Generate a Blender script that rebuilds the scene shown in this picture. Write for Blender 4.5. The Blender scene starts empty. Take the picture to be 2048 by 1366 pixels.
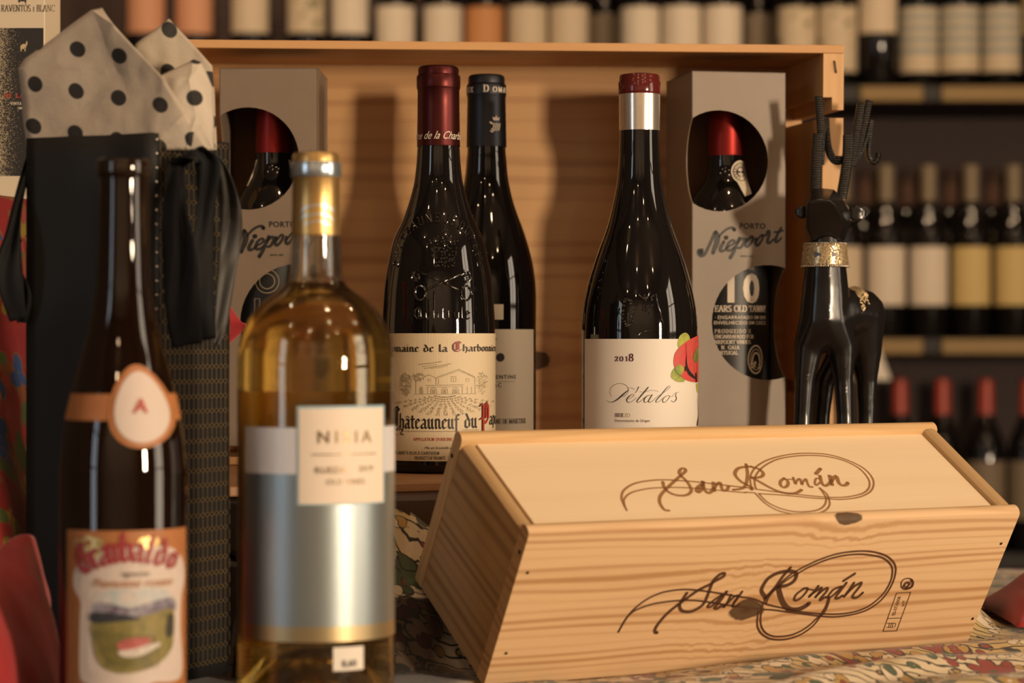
import bpy, bmesh, math, random
from mathutils import Vector, Matrix
random.seed(7)
C = bpy.context.scene.collection
sc = bpy.context.scene

# ------------------------------------------------------------------ camera
CAMZ = 0.95
FPX = 2048 * 85 / 36
cam_d = bpy.data.cameras.new('camera'); cam = bpy.data.objects.new('camera', cam_d); C.objects.link(cam)
cam_d.lens = 85; cam_d.sensor_width = 36; cam_d.clip_start = 0.05; cam_d.clip_end = 50
cam.location = (0, 0, CAMZ); cam.rotation_euler = (math.pi / 2, 0, 0)
cam_d.dof.use_dof = True; cam_d.dof.focus_distance = 1.66; cam_d.dof.aperture_fstop = 6.8
sc.camera = cam
# ------------------------------------------------------------------ light
sc.view_settings.view_transform = 'Standard'; sc.view_settings.look = 'None'
sc.view_settings.gamma = 1.0; sc.view_settings.use_curve_mapping = False
sc.view_settings.exposure = 0.0
sc.cycles.use_denoising = True
world = bpy.data.worlds.new('World'); sc.world = world; world.use_nodes = True
bg = world.node_tree.nodes['Background']; bg.inputs[0].default_value = (1.0, 0.82, 0.62, 1); bg.inputs[1].default_value = 0.05

def lamp(name, kind, loc, energy, color, target=None, **kw):
    d = bpy.data.lights.new(name, kind); d.energy = energy; d.color = color
    for k, v in kw.items(): setattr(d, k, v)
    o = bpy.data.objects.new(name, d); C.objects.link(o); o.location = loc
    if target is not None:
        o.rotation_euler = (Vector(target) - Vector(loc)).to_track_quat('-Z', 'Y').to_euler()
    return o
# a warm lamp standing to the right of the camera (the shadows on the crate come from it)
lamp('key_lamp', 'AREA', (2.01, -0.69, 1.14), 70, (1.0, 0.77, 0.53), (0.0, 1.75, 0.95), shape='RECTANGLE', size=0.18, size_y=0.34)
# shop windows: one in the right wall, one with cooler daylight in the left wall
lamp('window_light_warm', 'AREA', (2.52, 0.62, 1.3), 30, (1.0, 0.82, 0.62), (0, 0.62, 1.3), shape='RECTANGLE', size=0.75, size_y=1.8)
lamp('window_light_cool', 'AREA', (-2.52, -1.0, 1.35), 17, (0.80, 0.90, 1.0), (0, -1.0, 1.35), shape='RECTANGLE', size=0.75, size_y=1.7)
# ceiling lamps of the shop
for i, (x, y, e) in enumerate([(-1.3, 0.2, 5), (-0.3, -0.6, 6), (0.6, 0.3, 8), (1.4, -0.4, 7), (0.3, 1.1, 9), (1.0, 1.9, 8), (-0.9, 1.5, 5), (-0.6, -1.9, 6), (1.7, 1.2, 8), (0.9, -1.2, 6), (-1.6, -1.2, 4)]):
    lamp('ceiling_lamp', 'POINT', (x, y, 2.62), e, (1.0, 0.68, 0.40), shadow_soft_size=0.03)
for i, x in enumerate((-0.9, 0.1, 1.1)):
    lamp('shelf_lamp', 'SPOT', (x, 3.1, 2.55), 34, (1.0, 0.70, 0.42), (x, 4.6, 1.15), spot_size=1.3, spot_blend=0.8, shadow_soft_size=0.04)

# added fill lamps, bounced off the wall behind the camera to lift shadows
for x in (-1.5, 0.0, 1.5):
    lamp('added_fill_lamp', 'SPOT', (x, -2.0, 2.65), 72, (1.0, 0.76, 0.50), (x, -3.05, 1.2), spot_size=1.9, spot_blend=0.9, shadow_soft_size=0.05)

# ------------------------------------------------------------------ helpers
def W(px, py, d):
    """point seen at photo pixel (px, py) at distance d from the camera plane"""
    return ((px - 1024) / FPX * d, d, CAMZ - (py - 683) / FPX * d)

def tag(o, label, cat, group=None, kind=None):
    o['label'] = label
    if cat: o['category'] = cat
    if group: o['group'] = group
    if kind: o['kind'] = kind
    return o

def thing(name, label, cat, loc=(0, 0, 0), rot=(0, 0, 0), group=None):
    o = bpy.data.objects.new(name, None); C.objects.link(o)
    o.location = loc; o.rotation_euler = rot; o.empty_display_size = 0.02
    return tag(o, label, cat, group)

def mobj(name, vf, mat, parent=None, smooth=False, kind=None, label=None):
    v, f = vf
    me = bpy.data.meshes.new(name); me.from_pydata([tuple(p) for p in v], [], [tuple(q) for q in f])
    if smooth is True:
        me.polygons.foreach_set('use_smooth', [True] * len(me.polygons))
    me.update()
    if isinstance(smooth, float):
        me.polygons.foreach_set('use_smooth', [True] * len(me.polygons)); me.set_sharp_from_angle(angle=math.radians(smooth))
    if mat is not None: me.materials.append(mat)
    o = bpy.data.objects.new(name, me); C.objects.link(o)
    if parent is not None: o.parent = parent
    if kind: o['kind'] = kind
    if label: o['label'] = label
    return o

def join(*vfs):
    V, Fc = [], []
    for v, f in vfs:
        n = len(V); V += list(v); Fc += [tuple(i + n for i in q) for q in f]
    return V, Fc

def xf(vf, M):
    return [tuple(M @ Vector(p)) for p in vf[0]], vf[1]

def box(x0, x1, y0, y1, z0, z1, b=0.0):
    """box with optional small chamfer b"""
    if b <= 0:
        v = [(x, y, z) for z in (z0, z1) for y in (y0, y1) for x in (x0, x1)]
        return v, [(0, 2, 3, 1), (4, 5, 7, 6), (0, 1, 5, 4), (1, 3, 7, 5), (3, 2, 6, 7), (2, 0, 4, 6)]
    bm = bmesh.new(); bmesh.ops.create_cube(bm, size=1)
    for p in bm.verts:
        p.co = Vector(((x0 + x1) / 2 + p.co.x * (x1 - x0), (y0 + y1) / 2 + p.co.y * (y1 - y0), (z0 + z1) / 2 + p.co.z * (z1 - z0)))
    bmesh.ops.bevel(bm, geom=bm.edges[:], offset=b, segments=2, affect='EDGES', profile=0.5)
    bm.verts.index_update()
    r = [tuple(p.co) for p in bm.verts], [tuple(q.index for q in f.verts) for f in bm.faces]
    bm.free(); return r

def catmull(pts, n=6, closed=False):
    out = []; N = len(pts); dim = len(pts[0])
    rng = range(N if closed else N - 1)
    for i in rng:
        if closed: p0, p1, p2, p3 = pts[i - 1], pts[i], pts[(i + 1) % N], pts[(i + 2) % N]
        else: p0, p1, p2, p3 = pts[max(i - 1, 0)], pts[i], pts[i + 1], pts[min(i + 2, N - 1)]
        for k in range(n):
            t = k / n
            out.append(tuple(0.5 * ((2 * p1[j]) + (-p0[j] + p2[j]) * t + (2 * p0[j] - 5 * p1[j] + 4 * p2[j] - p3[j]) * t * t + (-p0[j] + 3 * p1[j] - 3 * p2[j] + p3[j]) * t ** 3) for j in range(dim)))
    if not closed: out.append(tuple(pts[-1]))
    return out

def lathe(prof, n=64, cap0=True, cap1=True):
    V, Fc = [], []
    for r, z in prof:
        for k in range(n):
            a = 2 * math.pi * k / n; V.append((r * math.sin(a), -r * math.cos(a), z))
    for i in range(len(prof) - 1):
        for k in range(n):
            k2 = (k + 1) % n
            Fc.append((i * n + k, i * n + k2, (i + 1) * n + k2, (i + 1) * n + k))
    if cap0: Fc.append(tuple(range(n - 1, -1, -1)))
    if cap1: Fc.append(tuple((len(prof) - 1) * n + k for k in range(n)))
    return V, Fc

def rfun(prof):
    ps = sorted(prof, key=lambda p: p[1])
    def f(z):
        if z <= ps[0][1]: return ps[0][0]
        for (r0, z0), (r1, z1) in zip(ps, ps[1:]):
            if z <= z1:
                return r0 + (r1 - r0) * ((z - z0) / (z1 - z0) if z1 > z0 else 0)
        return ps[-1][0]
    return f

def wrap_patch(rf, z0, z1, s0, s1, off=0.0003, n=28, m=1, thick=0.0):
    """curved sheet on a body of radius rf(z): arc length s0..s1, height z0..z1"""
    V, Fc = [], []
    for j in range(m + 1):
        z = z0 + (z1 - z0) * j / m; r = rf(z)
        for i in range(n + 1):
            s = s0 + (s1 - s0) * i / n; a = s / r
            V.append(((r + off) * math.sin(a), -(r + off) * math.cos(a), z))
    for j in range(m):
        for i in range(n):
            a = j * (n + 1) + i; Fc.append((a, a + 1, a + n + 2, a + n + 1))
    return V, Fc

def tube(path, rad, n=8, cap=True, flat=None):
    """round (or flat=(w,h) rectangular) tube along a path; rad number or list"""
    P = [Vector(p) for p in path]; V, Fc = [], []
    up = Vector((0, 0, 1)); prev = None
    for i, p in enumerate(P):
        t = (P[min(i + 1, len(P) - 1)] - P[max(i - 1, 0)]).normalized()
        if prev is None:
            a = up if abs(t.dot(up)) < 0.9 else Vector((0, 1, 0))
            u = t.cross(a).normalized()
        else:
            u = (prev - t * prev.dot(t)).normalized()
        prev = u; w = t.cross(u)
        r = rad[i] if isinstance(rad, (list, tuple)) else rad
        for k in range(n):
            a = 2 * math.pi * (k + 0.5) / n
            if flat:
                fw = flat[i] if isinstance(flat, list) else flat
                ca, sa = math.cos(a), math.sin(a)
                sx = math.copysign(abs(ca) ** 0.4, ca) * fw[0] / 2; sy = math.copysign(abs(sa) ** 0.4, sa) * fw[1] / 2
                V.append(tuple(p + u * sx + w * sy))
            else:
                V.append(tuple(p + u * r * math.cos(a) + w * r * math.sin(a)))
    for i in range(len(P) - 1):
        for k in range(n):
            k2 = (k + 1) % n; Fc.append((i * n + k, i * n + k2, (i + 1) * n + k2, (i + 1) * n + k))
    if cap:
        Fc.append(tuple(range(n - 1, -1, -1))); Fc.append(tuple((len(P) - 1) * n + k for k in range(n)))
    return V, Fc

def ico(c, r, sub=1):
    bm = bmesh.new(); bmesh.ops.create_icosphere(bm, subdivisions=sub, radius=1)
    bm.verts.index_update()
    rr = r if isinstance(r, (tuple, list)) else (r, r, r)
    o = [(c[0] + p.co.x * rr[0], c[1] + p.co.y * rr[1], c[2] + p.co.z * rr[2]) for p in bm.verts], [tuple(q.index for q in f.verts) for f in bm.faces]
    bm.free(); return o

# ------------------------------------------------------------------ flat lettering engine (polygons in 2D, then laid on a surface)
def hull(pts):
    pts = sorted(set((round(x, 7), round(y, 7)) for x, y in pts))
    if len(pts) < 3: return pts
    def half(ps):
        h = []
        for p in ps:
            while len(h) > 1 and (h[-1][0] - h[-2][0]) * (p[1] - h[-2][1]) - (h[-1][1] - h[-2][1]) * (p[0] - h[-2][0]) <= 0: h.pop()
            h.append(p)
        return h
    a, b = half(pts), half(pts[::-1])
    return a[:-1] + b[:-1]

def nib(strokes, w, t, ang):
    c, s = math.cos(ang), math.sin(ang)
    co = [(sx * w / 2 * c - sy * t / 2 * s, sx * w / 2 * s + sy * t / 2 * c) for sx in (-1, 1) for sy in (-1, 1)]
    out = []
    for st in strokes:
        for (x0, y0), (x1, y1) in zip(st, st[1:]):
            h = hull([(x0 + a, y0 + b) for a, b in co] + [(x1 + a, y1 + b) for a, b in co])
            if len(h) > 2: out.append(h)
    return out

def disc(x, y, r, n=14, ry=None):
    ry = ry or r
    return [(x + r * math.cos(2 * math.pi * k / n), y + ry * math.sin(2 * math.pi * k / n)) for k in range(n)]

def brush(pts, w, n=5, smooth=True):
    """stroke with varying width; w number or list over the control points"""
    if not isinstance(w, (list, tuple)): w = [w] * len(pts)
    elif len(w) != len(pts):
        w = [w[0] + (w[-1] - w[0]) * 0 if False else w[min(int(i / max(len(pts) - 1, 1) * (len(w) - 1) + 0.5), len(w) - 1)] for i in range(len(pts))]
    q = [(p[0], p[1], ww) for p, ww in zip(pts, w)]
    if smooth and len(q) > 2: q = catmull(q, n)
    out = []; L = []
    for i, (x, y, ww) in enumerate(q):
        a, b = q[max(i - 1, 0)], q[min(i + 1, len(q) - 1)]
        dx, dy = b[0] - a[0], b[1] - a[1]; l = math.hypot(dx, dy) or 1
        nx, ny = -dy / l, dx / l
        L.append(((x + nx * ww / 2, y + ny * ww / 2), (x - nx * ww / 2, y - ny * ww / 2)))
    for (a, b), (c, d) in zip(L, L[1:]): out.append([b, d, c, a])
    for i in (0, -1): out.append(disc(q[i][0], q[i][1], q[i][2] / 2, 10))
    return out

_tc = {}
def text2d(s, h, align='c', bold=0.0, shear=0.0, track=1.0, sx=1.0):
    """upright lettering in the built-in face; h = cap height; baseline at y=0"""
    key = (s, bold, track)
    if key not in _tc:
        cu = bpy.data.curves.new('t', 'FONT'); cu.body = s; cu.size = 1; cu.offset = bold; cu.space_character = track; cu.resolution_u = 3
        o = bpy.data.objects.new('t', cu); C.objects.link(o)
        dg = bpy.context.evaluated_depsgraph_get(); me = o.evaluated_get(dg).to_mesh()
        V = [(v.co.x, v.co.y) for v in me.vertices]
        _tc[key] = [[V[i] for i in p.vertices] for p in me.polygons]
        bpy.data.objects.remove(o); bpy.data.curves.remove(cu)
    ps = _tc[key]
    k = h / 0.73
    xs = [x for p in ps for x, y in p]; x0, x1 = min(xs), max(xs)
    ox = {'c': (x0 + x1) / 2, 'l': x0, 'r': x1}[align]
    return [[((x - ox) * k * sx + y * k * shear, y * k) for x, y in p] for p in ps]

def S(s):
    return [[tuple(float(c) for c in q.split(',')) for q in st.split()] for st in s.split(';')]
def arc(cx, cy, rx, ry, a0, a1, n=10):
    return [(cx + rx * math.cos(math.radians(a0 + (a1 - a0) * i / n)), cy + ry * math.sin(math.radians(a0 + (a1 - a0) * i / n))) for i in range(n + 1)]
SERIF = {  # (width, strokes)
 'A': (.74, S('.06,0 .37,1;.37,1 .68,0;.18,.36 .56,.36;0,0 .14,0;.56,0 .76,0')),
 'B': (.62, S('.12,0 .12,1;.02,0 .3,0;.02,1 .3,1;.12,.53 .3,.53') + [arc(.3, .765, .22, .235, 90, -90), arc(.3, .265, .26, .265, 90, -90)]),
 'C': (.7, [arc(.42, .5, .38, .5, 50, 310, 16)] + S('.68,.72 .68,.95')),
 'D': (.74, S('.12,0 .12,1;.02,0 .3,0;.02,1 .3,1') + [arc(.3, .5, .38, .5, 90, -90, 12)]),
 'E': (.6, S('.12,0 .12,1;.02,0 .54,0 .56,.2;.02,1 .52,1 .53,.82;.12,.53 .4,.53;.4,.43 .4,.63')),
 'F': (.56, S('.12,0 .12,1;.02,0 .25,0;.02,1 .52,1 .53,.82;.12,.53 .38,.53;.38,.43 .38,.63')),
 'G': (.74, [arc(.42, .5, .38, .5, 50, 310, 16)] + S('.68,.72 .68,.95;.66,.1 .66,.42;.54,.42 .76,.42')),
 'H': (.78, S('.12,0 .12,1;.66,0 .66,1;.02,0 .22,0;.02,1 .22,1;.56,0 .76,0;.56,1 .76,1;.12,.53 .66,.53')),
 'I': (.32, S('.15,0 .15,1;.04,0 .26,0;.04,1 .26,1')),
 'L': (.56, S('.12,0 .12,1;.02,1 .24,1;.02,0 .52,0 .54,.22')),
 'M': (.92, S('.1,0 .13,1;.13,1 .45,.05;.45,.05 .77,1;.77,1 .8,0;0,0 .2,0;.68,0 .9,0;.02,1 .15,1;.76,1 .88,1')),
 'N': (.8, S('.12,0 .12,1;.12,1 .66,0;.66,0 .66,1;.02,0 .22,0;.02,1 .14,1;.56,1 .76,1')),
 'O': (.8, [arc(.4, .5, .36, .5, 90, 450, 22)]),
 'P': (.6, S('.12,0 .12,1;.02,0 .26,0;.02,1 .3,1;.12,.48 .3,.48') + [arc(.3, .74, .25, .26, 90, -90)]),
 'R': (.68, S('.12,0 .12,1;.02,0 .24,0;.02,1 .3,1;.12,.5 .3,.5;.3,.5 .6,0 .7,0') + [arc(.3, .75, .24, .25, 90, -90)]),
 'S': (.54, [arc(.27, .75, .2, .25, 30, 260, 10) + arc(.27, .25, .22, .25, 80, -150, 10)]),
 'T': (.66, S('.33,0 .33,1;.22,0 .44,0;.02,.8 .04,1 .62,1 .64,.8')),
 'U': (.78, S('.12,1 .12,.3;.02,1 .22,1;.66,1 .66,.3;.56,1 .76,1') + [arc(.39, .3, .27, .3, 180, 360, 10)]),
 'V': (.74, S('.06,1 .37,0;.37,0 .68,1;0,1 .16,1;.58,1 .76,1')),
 'W': (1.0, S('.06,1 .28,0;.28,0 .5,1;.5,1 .74,0;.74,0 .96,1;0,1 .16,1;.86,1 1.02,1')),
 'X': (.72, S('.08,1 .62,0;.62,1 .08,0;0,1 .18,1;.52,1 .7,1;0,0 .18,0;.52,0 .72,0')),
 'Y': (.72, S('.06,1 .36,.45;.66,1 .36,.45;.36,.45 .36,0;0,1 .16,1;.56,1 .74,1;.26,0 .46,0')),
 'Z': (.6, S('.06,.8 .06,1 .54,1 .04,0 .54,0 .56,.22')),
 '&': (.8, [catmull(S('.78,.4 .6,.05 .3,0 .08,.2 .2,.5 .42,.7 .4,.95 .25,1 .15,.85 .25,.6 .75,0')[0], 4)]),
 "'": (.2, S('.1,1 .06,.75')), '.': (.24, S('.1,.02 .12,.02')), '-': (.4, S('.05,.45 .35,.45')), ' ': (.34, []),
 '2': (.5, [catmull(S('.06,.75 .15,.97 .35,.97 .44,.75 .3,.4 .05,.02')[0], 4)] + S('.05,.02 .44,.02 .46,.2')),
 '0': (.56, [arc(.27, .5, .22, .5, 90, 450, 18)]), '1': (.36, S('.17,0 .17,1 .06,.85;.06,0 .3,0')),
 '8': (.54, [arc(.26, .74, .18, .26, 90, 450, 14), arc(.26, .25, .22, .25, 90, 450, 14)]),
}
def layout(font, s, track=0.06, ACC={'Ó': 'O', 'À': 'A', 'É': 'E'}):
    x = 0; out = []
    for ch in s:
        b = ACC.get(ch, ch); low = 1.0
        if b not in font and b.upper() in font: b = b.upper(); low = 0.72
        w, st = font[b]
        out += [[(x + px * low, py * low) for px, py in q] for q in st]
        if ch == 'Ó': out.append([(x + .36, 1.12), (x + .5, 1.28)])
        if ch == 'À': out.append([(x + .3, 1.28), (x + .44, 1.12)])
        x += w * low + track
    return out, x - track
def serif(s, h, align='c', weight=.15, thin=.035, sx=1.0, track=.06):
    st, w = layout(SERIF, s, track)
    ox = {'c': w / 2, 'l': 0, 'r': w}[align]
    return [[((x - ox) * h * sx, y * h) for x, y in p] for p in nib(st, weight, thin, 0.0)]
BLACK = {  # blackletter, x-height 1
 'a': (.72, S('.08,.86 .28,1 .46,.84 .46,.14 .6,0;.46,.52 .14,.46 .04,.3 .04,.14 .18,0 .44,.16')),
 'b': (.68, S('.06,1.55 .06,.15 .26,0 .48,.15 .48,.82 .28,1 .06,.84')),
 'd': (.68, S('.48,.6 .48,.15 .26,0 .04,.15 .04,.8 .3,.98;.48,.7 .12,1.5')),
 'e': (.6, S('.06,.84 .06,.16 .24,0 .46,.14;.06,.84 .26,1 .46,.8 .08,.5')),
 'f': (.52, S('.14,-.3 .14,1.2 .3,1.5 .48,1.38;-.04,.96 .4,.96')),
 'h': (.7, S('.06,1.55 .06,.02;.06,.84 .28,1 .5,.84 .5,.1 .36,-.3')),
 'i': (.36, S('-.04,.88 .08,1 .08,.14 .22,0;.04,1.34 .14,1.44')),
 'j': (.36, S('-.04,.88 .08,1 .08,.14 .22,0;0,1.3 .08,1.36;.2,1.3 .28,1.36')),
 'l': (.36, S('.08,1.55 .08,.14 .22,0')),
 'm': (1.08, S('-.04,.88 .08,1 .08,.12 .18,0;.08,.86 .3,1 .44,.84 .44,.12 .54,0;.44,.86 .66,1 .8,.84 .8,.14 .94,0')),
 'n': (.72, S('-.04,.88 .08,1 .08,.12 .18,0;.08,.86 .3,1 .46,.84 .46,.14 .6,0')),
 'o': (.66, S('.06,.84 .06,.16 .26,0 .48,.16 .48,.84 .28,1 .06,.84')),
 'p': (.68, S('.08,1.08 .08,-.45;.08,.86 .3,1 .5,.84 .5,.16 .28,0 .08,.14')),
 'r': (.5, S('-.04,.88 .08,1 .08,.14 .2,0;.08,.84 .26,1 .4,.88')),
 't': (.48, S('.14,1.32 .14,.14 .3,0;-.04,.96 .4,.96')),
 'u': (.74, S('-.04,.88 .08,1 .08,.16 .26,0 .46,.14;.36,.9 .46,1 .46,.14 .6,0')),
 ' ': (.5, []),
 'C': (1.0, S('.86,1.3 .62,1.5 .3,1.4 .08,1.05 .08,.4 .3,.04 .62,.02 .9,.25;.62,1.3 .62,.3;.44,1.35 .44,.25')),
 'D': (1.0, S('.2,1.45 .2,.05;.05,1.3 .4,1.5 .75,1.3 .82,.8 .7,.15 .4,0 .1,.1;.45,1.4 .45,.1')),
 'P': (.9, S('.3,1.5 .3,-.5;.05,1.45 .2,1.6;.05,.5 .3,.6;.3,1.3 .6,1.7 .78,1.3 .78,.6 .55,.2 .3,.35;.54,1.4 .54,.6')),
 'G': (1.0, S('.86,1.3 .6,1.5 .3,1.4 .08,1.05 .08,.4 .3,.04 .62,.02 .84,.2 .84,.75 .6,.85;.5,1.35 .5,.25')),
}
def blackletter(s, h, align='c', pen=.22, sx=1.0, track=.06):
    st, w = layout(BLACK, s, track)
    ox = {'c': w / 2, 'l': 0, 'r': w}[align]
    return [[((x - ox) * h * sx, y * h) for x, y in p] for p in nib(st, pen, .05, math.radians(38))], w * h * sx

def mv(polys, dx=0, dy=0, k=1.0):
    return [[(x * k + dx, y * k + dy) for x, y in p] for p in polys]

def lay(polys, f):
    """2D polygons -> mesh through f(x, y) -> point"""
    V, Fc = [], []
    for p in polys:
        a = sum(p[i - 1][0] * p[i][1] - p[i][0] * p[i - 1][1] for i in range(len(p)))
        if a < 0: p = p[::-1]
        n = len(V); V += [f(x, y) for x, y in p]; Fc.append(tuple(range(n, n + len(p))))
    return V, Fc

def split_wide(polys, step):
    """cut polygons that are wide in x into strips so that they can bend round a bottle"""
    out = []
    for p in polys:
        x0 = min(q[0] for q in p); x1 = max(q[0] for q in p)
        if x1 - x0 <= step * 1.5: out.append(p); continue
        n = int(math.ceil((x1 - x0) / step))
        for i in range(n):
            a, b = x0 + (x1 - x0) * i / n, x0 + (x1 - x0) * (i + 1) / n
            q = p
            for lim, sgn in ((a, 1), (b, -1)):
                r = []
                for u, v in zip(q, q[1:] + q[:1]):
                    iu, iv = sgn * (u[0] - lim) >= 0, sgn * (v[0] - lim) >= 0
                    if iu: r.append(u)
                    if iu != iv:
                        t = (lim - u[0]) / (v[0] - u[0]); r.append((lim, u[1] + (v[1] - u[1]) * t))
                q = r
                if len(q) < 3: break
            if len(q) >= 3: out.append(q)
    return out

def on_cyl(polys, rf, s0=0.0, z0=0.0, off=0.0006):
    """wrap print round a bottle: x = arc length from the front, y = height"""
    def f(x, y):
        r = rf(z0 + y); a = (s0 + x) / r
        return ((r + off) * math.sin(a), -(r + off) * math.cos(a), z0 + y)
    return lay(split_wide(polys, 0.006), f)

# ------------------------------------------------------------------ materials
class NT:
    def __init__(s, name):
        s.m = bpy.data.materials.new(name); s.m.use_nodes = True; s.t = s.m.node_tree; s.b = s.t.nodes['Principled BSDF']
    def n(s, typ, **kw):
        o = s.t.nodes.new('ShaderNode' + typ)
        for k, v in kw.items():
            if k.startswith('i_'):
                key = k[2:]; key = int(key) if key.isdigit() else key.replace('_', ' ')
                s.set(o.inputs[key], v)
            else: setattr(o, k, v)
        return o
    def set(s, inp, v):
        if isinstance(v, bpy.types.NodeSocket): s.t.links.new(v, inp)
        else:
            if hasattr(inp.default_value, '__len__') and not isinstance(v, (tuple, list)): v = (v, v, v)
            if hasattr(inp.default_value, '__len__') and len(inp.default_value) == 4 and len(v) == 3: v = tuple(v) + (1,)
            inp.default_value = v
    def math(s, op, a, b=0.0, c=None):
        o = s.n('Math', operation=op); s.set(o.inputs[0], a); s.set(o.inputs[1], b)
        if c is not None: s.set(o.inputs[2], c)
        return o.outputs[0]
    def mix(s, f, a, b, blend='MIX'):
        o = s.n('Mix', data_type='RGBA', blend_type=blend); s.set(o.inputs[0], f); s.set(o.inputs[6], a); s.set(o.inputs[7], b)
        return o.outputs[2]
    def ramp(s, f, stops):
        o = s.n('ValToRGB'); s.set(o.inputs[0], f); e = o.color_ramp.elements
        c4 = lambda c: (tuple(c) if len(c) == 4 else tuple(c) + (1,)) if isinstance(c, (tuple, list)) else (c, c, c, 1)
        e[0].position = stops[0][0]; e[0].color = c4(stops[0][1]); e[1].position = stops[-1][0]; e[1].color = c4(stops[-1][1])
        for p, c in stops[1:-1]:
            q = e.new(p); q.color = c4(c)
        return o.outputs[0]
    def coord(s, out='Object', scale=(1, 1, 1), loc=(0, 0, 0), rot=(0, 0, 0)):
        tc = s.n('TexCoord'); mp = s.n('Mapping'); s.set(mp.inputs[0], tc.outputs[out])
        mp.inputs[1].default_value = loc; mp.inputs[2].default_value = rot; mp.inputs[3].default_value = scale
        return mp.outputs[0]
    def noise(s, vec, scale, detail=2.0, rough=0.5, out=0):
        o = s.n('TexNoise'); s.set(o.inputs['Vector'], vec); o.inputs['Scale'].default_value = scale
        o.inputs['Detail'].default_value = detail; o.inputs['Roughness'].default_value = rough
        return o.outputs[out]
    def sep(s, vec):
        o = s.n('SeparateXYZ'); s.set(o.inputs[0], vec); return o.outputs
    def bump(s, h, strength=0.3, dist=0.001):
        o = s.n('Bump'); s.set(o.inputs['Height'], h); o.inputs['Strength'].default_value = strength; o.inputs['Distance'].default_value = dist
        s.t.links.new(o.outputs[0], s.b.inputs['Normal'])
    def base(s, col, rough=0.5, metal=0.0, **kw):
        s.set(s.b.inputs['Base Color'], col); s.set(s.b.inputs['Roughness'], rough); s.set(s.b.inputs['Metallic'], metal)
        for k, v in kw.items(): s.set(s.b.inputs[k.replace('_', ' ')], v)
        return s.m

def plain(name, col, rough=0.5, metal=0.0, **kw):
    return NT(name).base(col, rough, metal, **kw)

def paper(name, col, rough=0.6, fine=2500, amt=0.06):
    t = NT(name); v = t.coord()
    f = t.noise(v, fine, 3); g = t.noise(v, 30, 3)
    k = t.math('MULTIPLY_ADD', t.math('ADD', f, g), amt, 1 - amt)
    t.base(t.mix(1.0, col, k, 'MULTIPLY'), rough); t.bump(f, 0.08, 0.0004)
    return t.m

def wood(name, light, dark, grain='x', across='z', freq=120.0, wob=0.006, strength=0.5, knots=(), rough=0.55, seed=0.0, fine=0.25):
    """softwood: growth lines running along `grain`, spaced along `across`, bending round knots"""
    t = NT(name); v = t.coord(loc=(seed, seed * 1.7, seed * .6)); raw = t.coord()
    ax = 'xyz'.index(across); gx = 'xyz'.index(grain)
    sc_ = [1, 1, 1]; sc_[gx] = 0.16
    mp = t.n('Mapping'); t.set(mp.inputs[0], v); mp.inputs[3].default_value = sc_
    slow = t.noise(mp.outputs[0], 14, 2)
    a = t.sep(v)[ax]
    g = t.math('MULTIPLY_ADD', t.math('SUBTRACT', slow, 0.5), wob * 6, a)
    kmask = None
    for (c, r) in knots:
        d = t.n('VectorMath', operation='DISTANCE')
        mk = t.n('Mapping'); t.set(mk.inputs[0], raw); s2 = [1, 1, 1]; s2[gx] = 0.62; mk.inputs[3].default_value = s2
        t.set(d.inputs[0], mk.outputs[0]); cc = list(c); cc[gx] *= 0.62; d.inputs[1].default_value = cc
        dist = t.math('MULTIPLY', d.outputs['Value'], t.math('MULTIPLY_ADD', t.noise(raw, 90, 2), 0.9, 0.55))
        e = t.math('POWER', 2.718, t.math('MULTIPLY', t.math('POWER', t.math('DIVIDE', dist, r * 2.4), 2.0), -1.0))
        sgn = t.math('SUBTRACT', t.sep(raw)[ax], c[ax])
        g = t.math('SUBTRACT', g, t.math('MULTIPLY', t.math('MULTIPLY', e, sgn), 0.75))
        m = t.ramp(t.math('DIVIDE', dist, r), [(0.0, 1.0), (0.6, 0.92), (0.86, 0.95), (1.0, 0.0)])
        kmask = m if kmask is None else t.math('MAXIMUM', kmask, m)
    w = t.math('SINE', t.math('MULTIPLY', g, freq * 6.283))
    w2 = t.math('SINE', t.math('MULTIPLY', g, freq * 1.43))
    w = t.math('MULTIPLY_ADD', w2, 0.6, w)
    lines = t.ramp(t.math('MULTIPLY_ADD', w, 0.31, 0.5), [(0.0, 0.0), (0.55, 0.15), (0.85, 0.8), (1.0, 1.0)])
    sf = [700, 700, 700]; sf[gx] = 18
    mf = t.n('Mapping'); t.set(mf.inputs[0], v); mf.inputs[3].default_value = sf
    fib = t.noise(mf.outputs[0], 1.0, 2)
    blot = t.noise(mp.outputs[0], 22, 3)
    f = t.math('ADD', t.math('MULTIPLY', lines, strength), t.math('MULTIPLY', t.math('SUBTRACT', fib, 0.5), fine))
    f = t.math('ADD', f, t.math('MULTIPLY', t.math('SUBTRACT', blot, 0.5), 0.55))
    col = t.mix(t.n('Clamp', i_0=f).outputs[0], light, dark)
    if kmask is not None: col = t.mix(kmask, col, tuple(c * 0.16 for c in dark))
    t.base(col, rough); t.bump(fib, 0.12, 0.0005)
    return t.m
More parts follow.
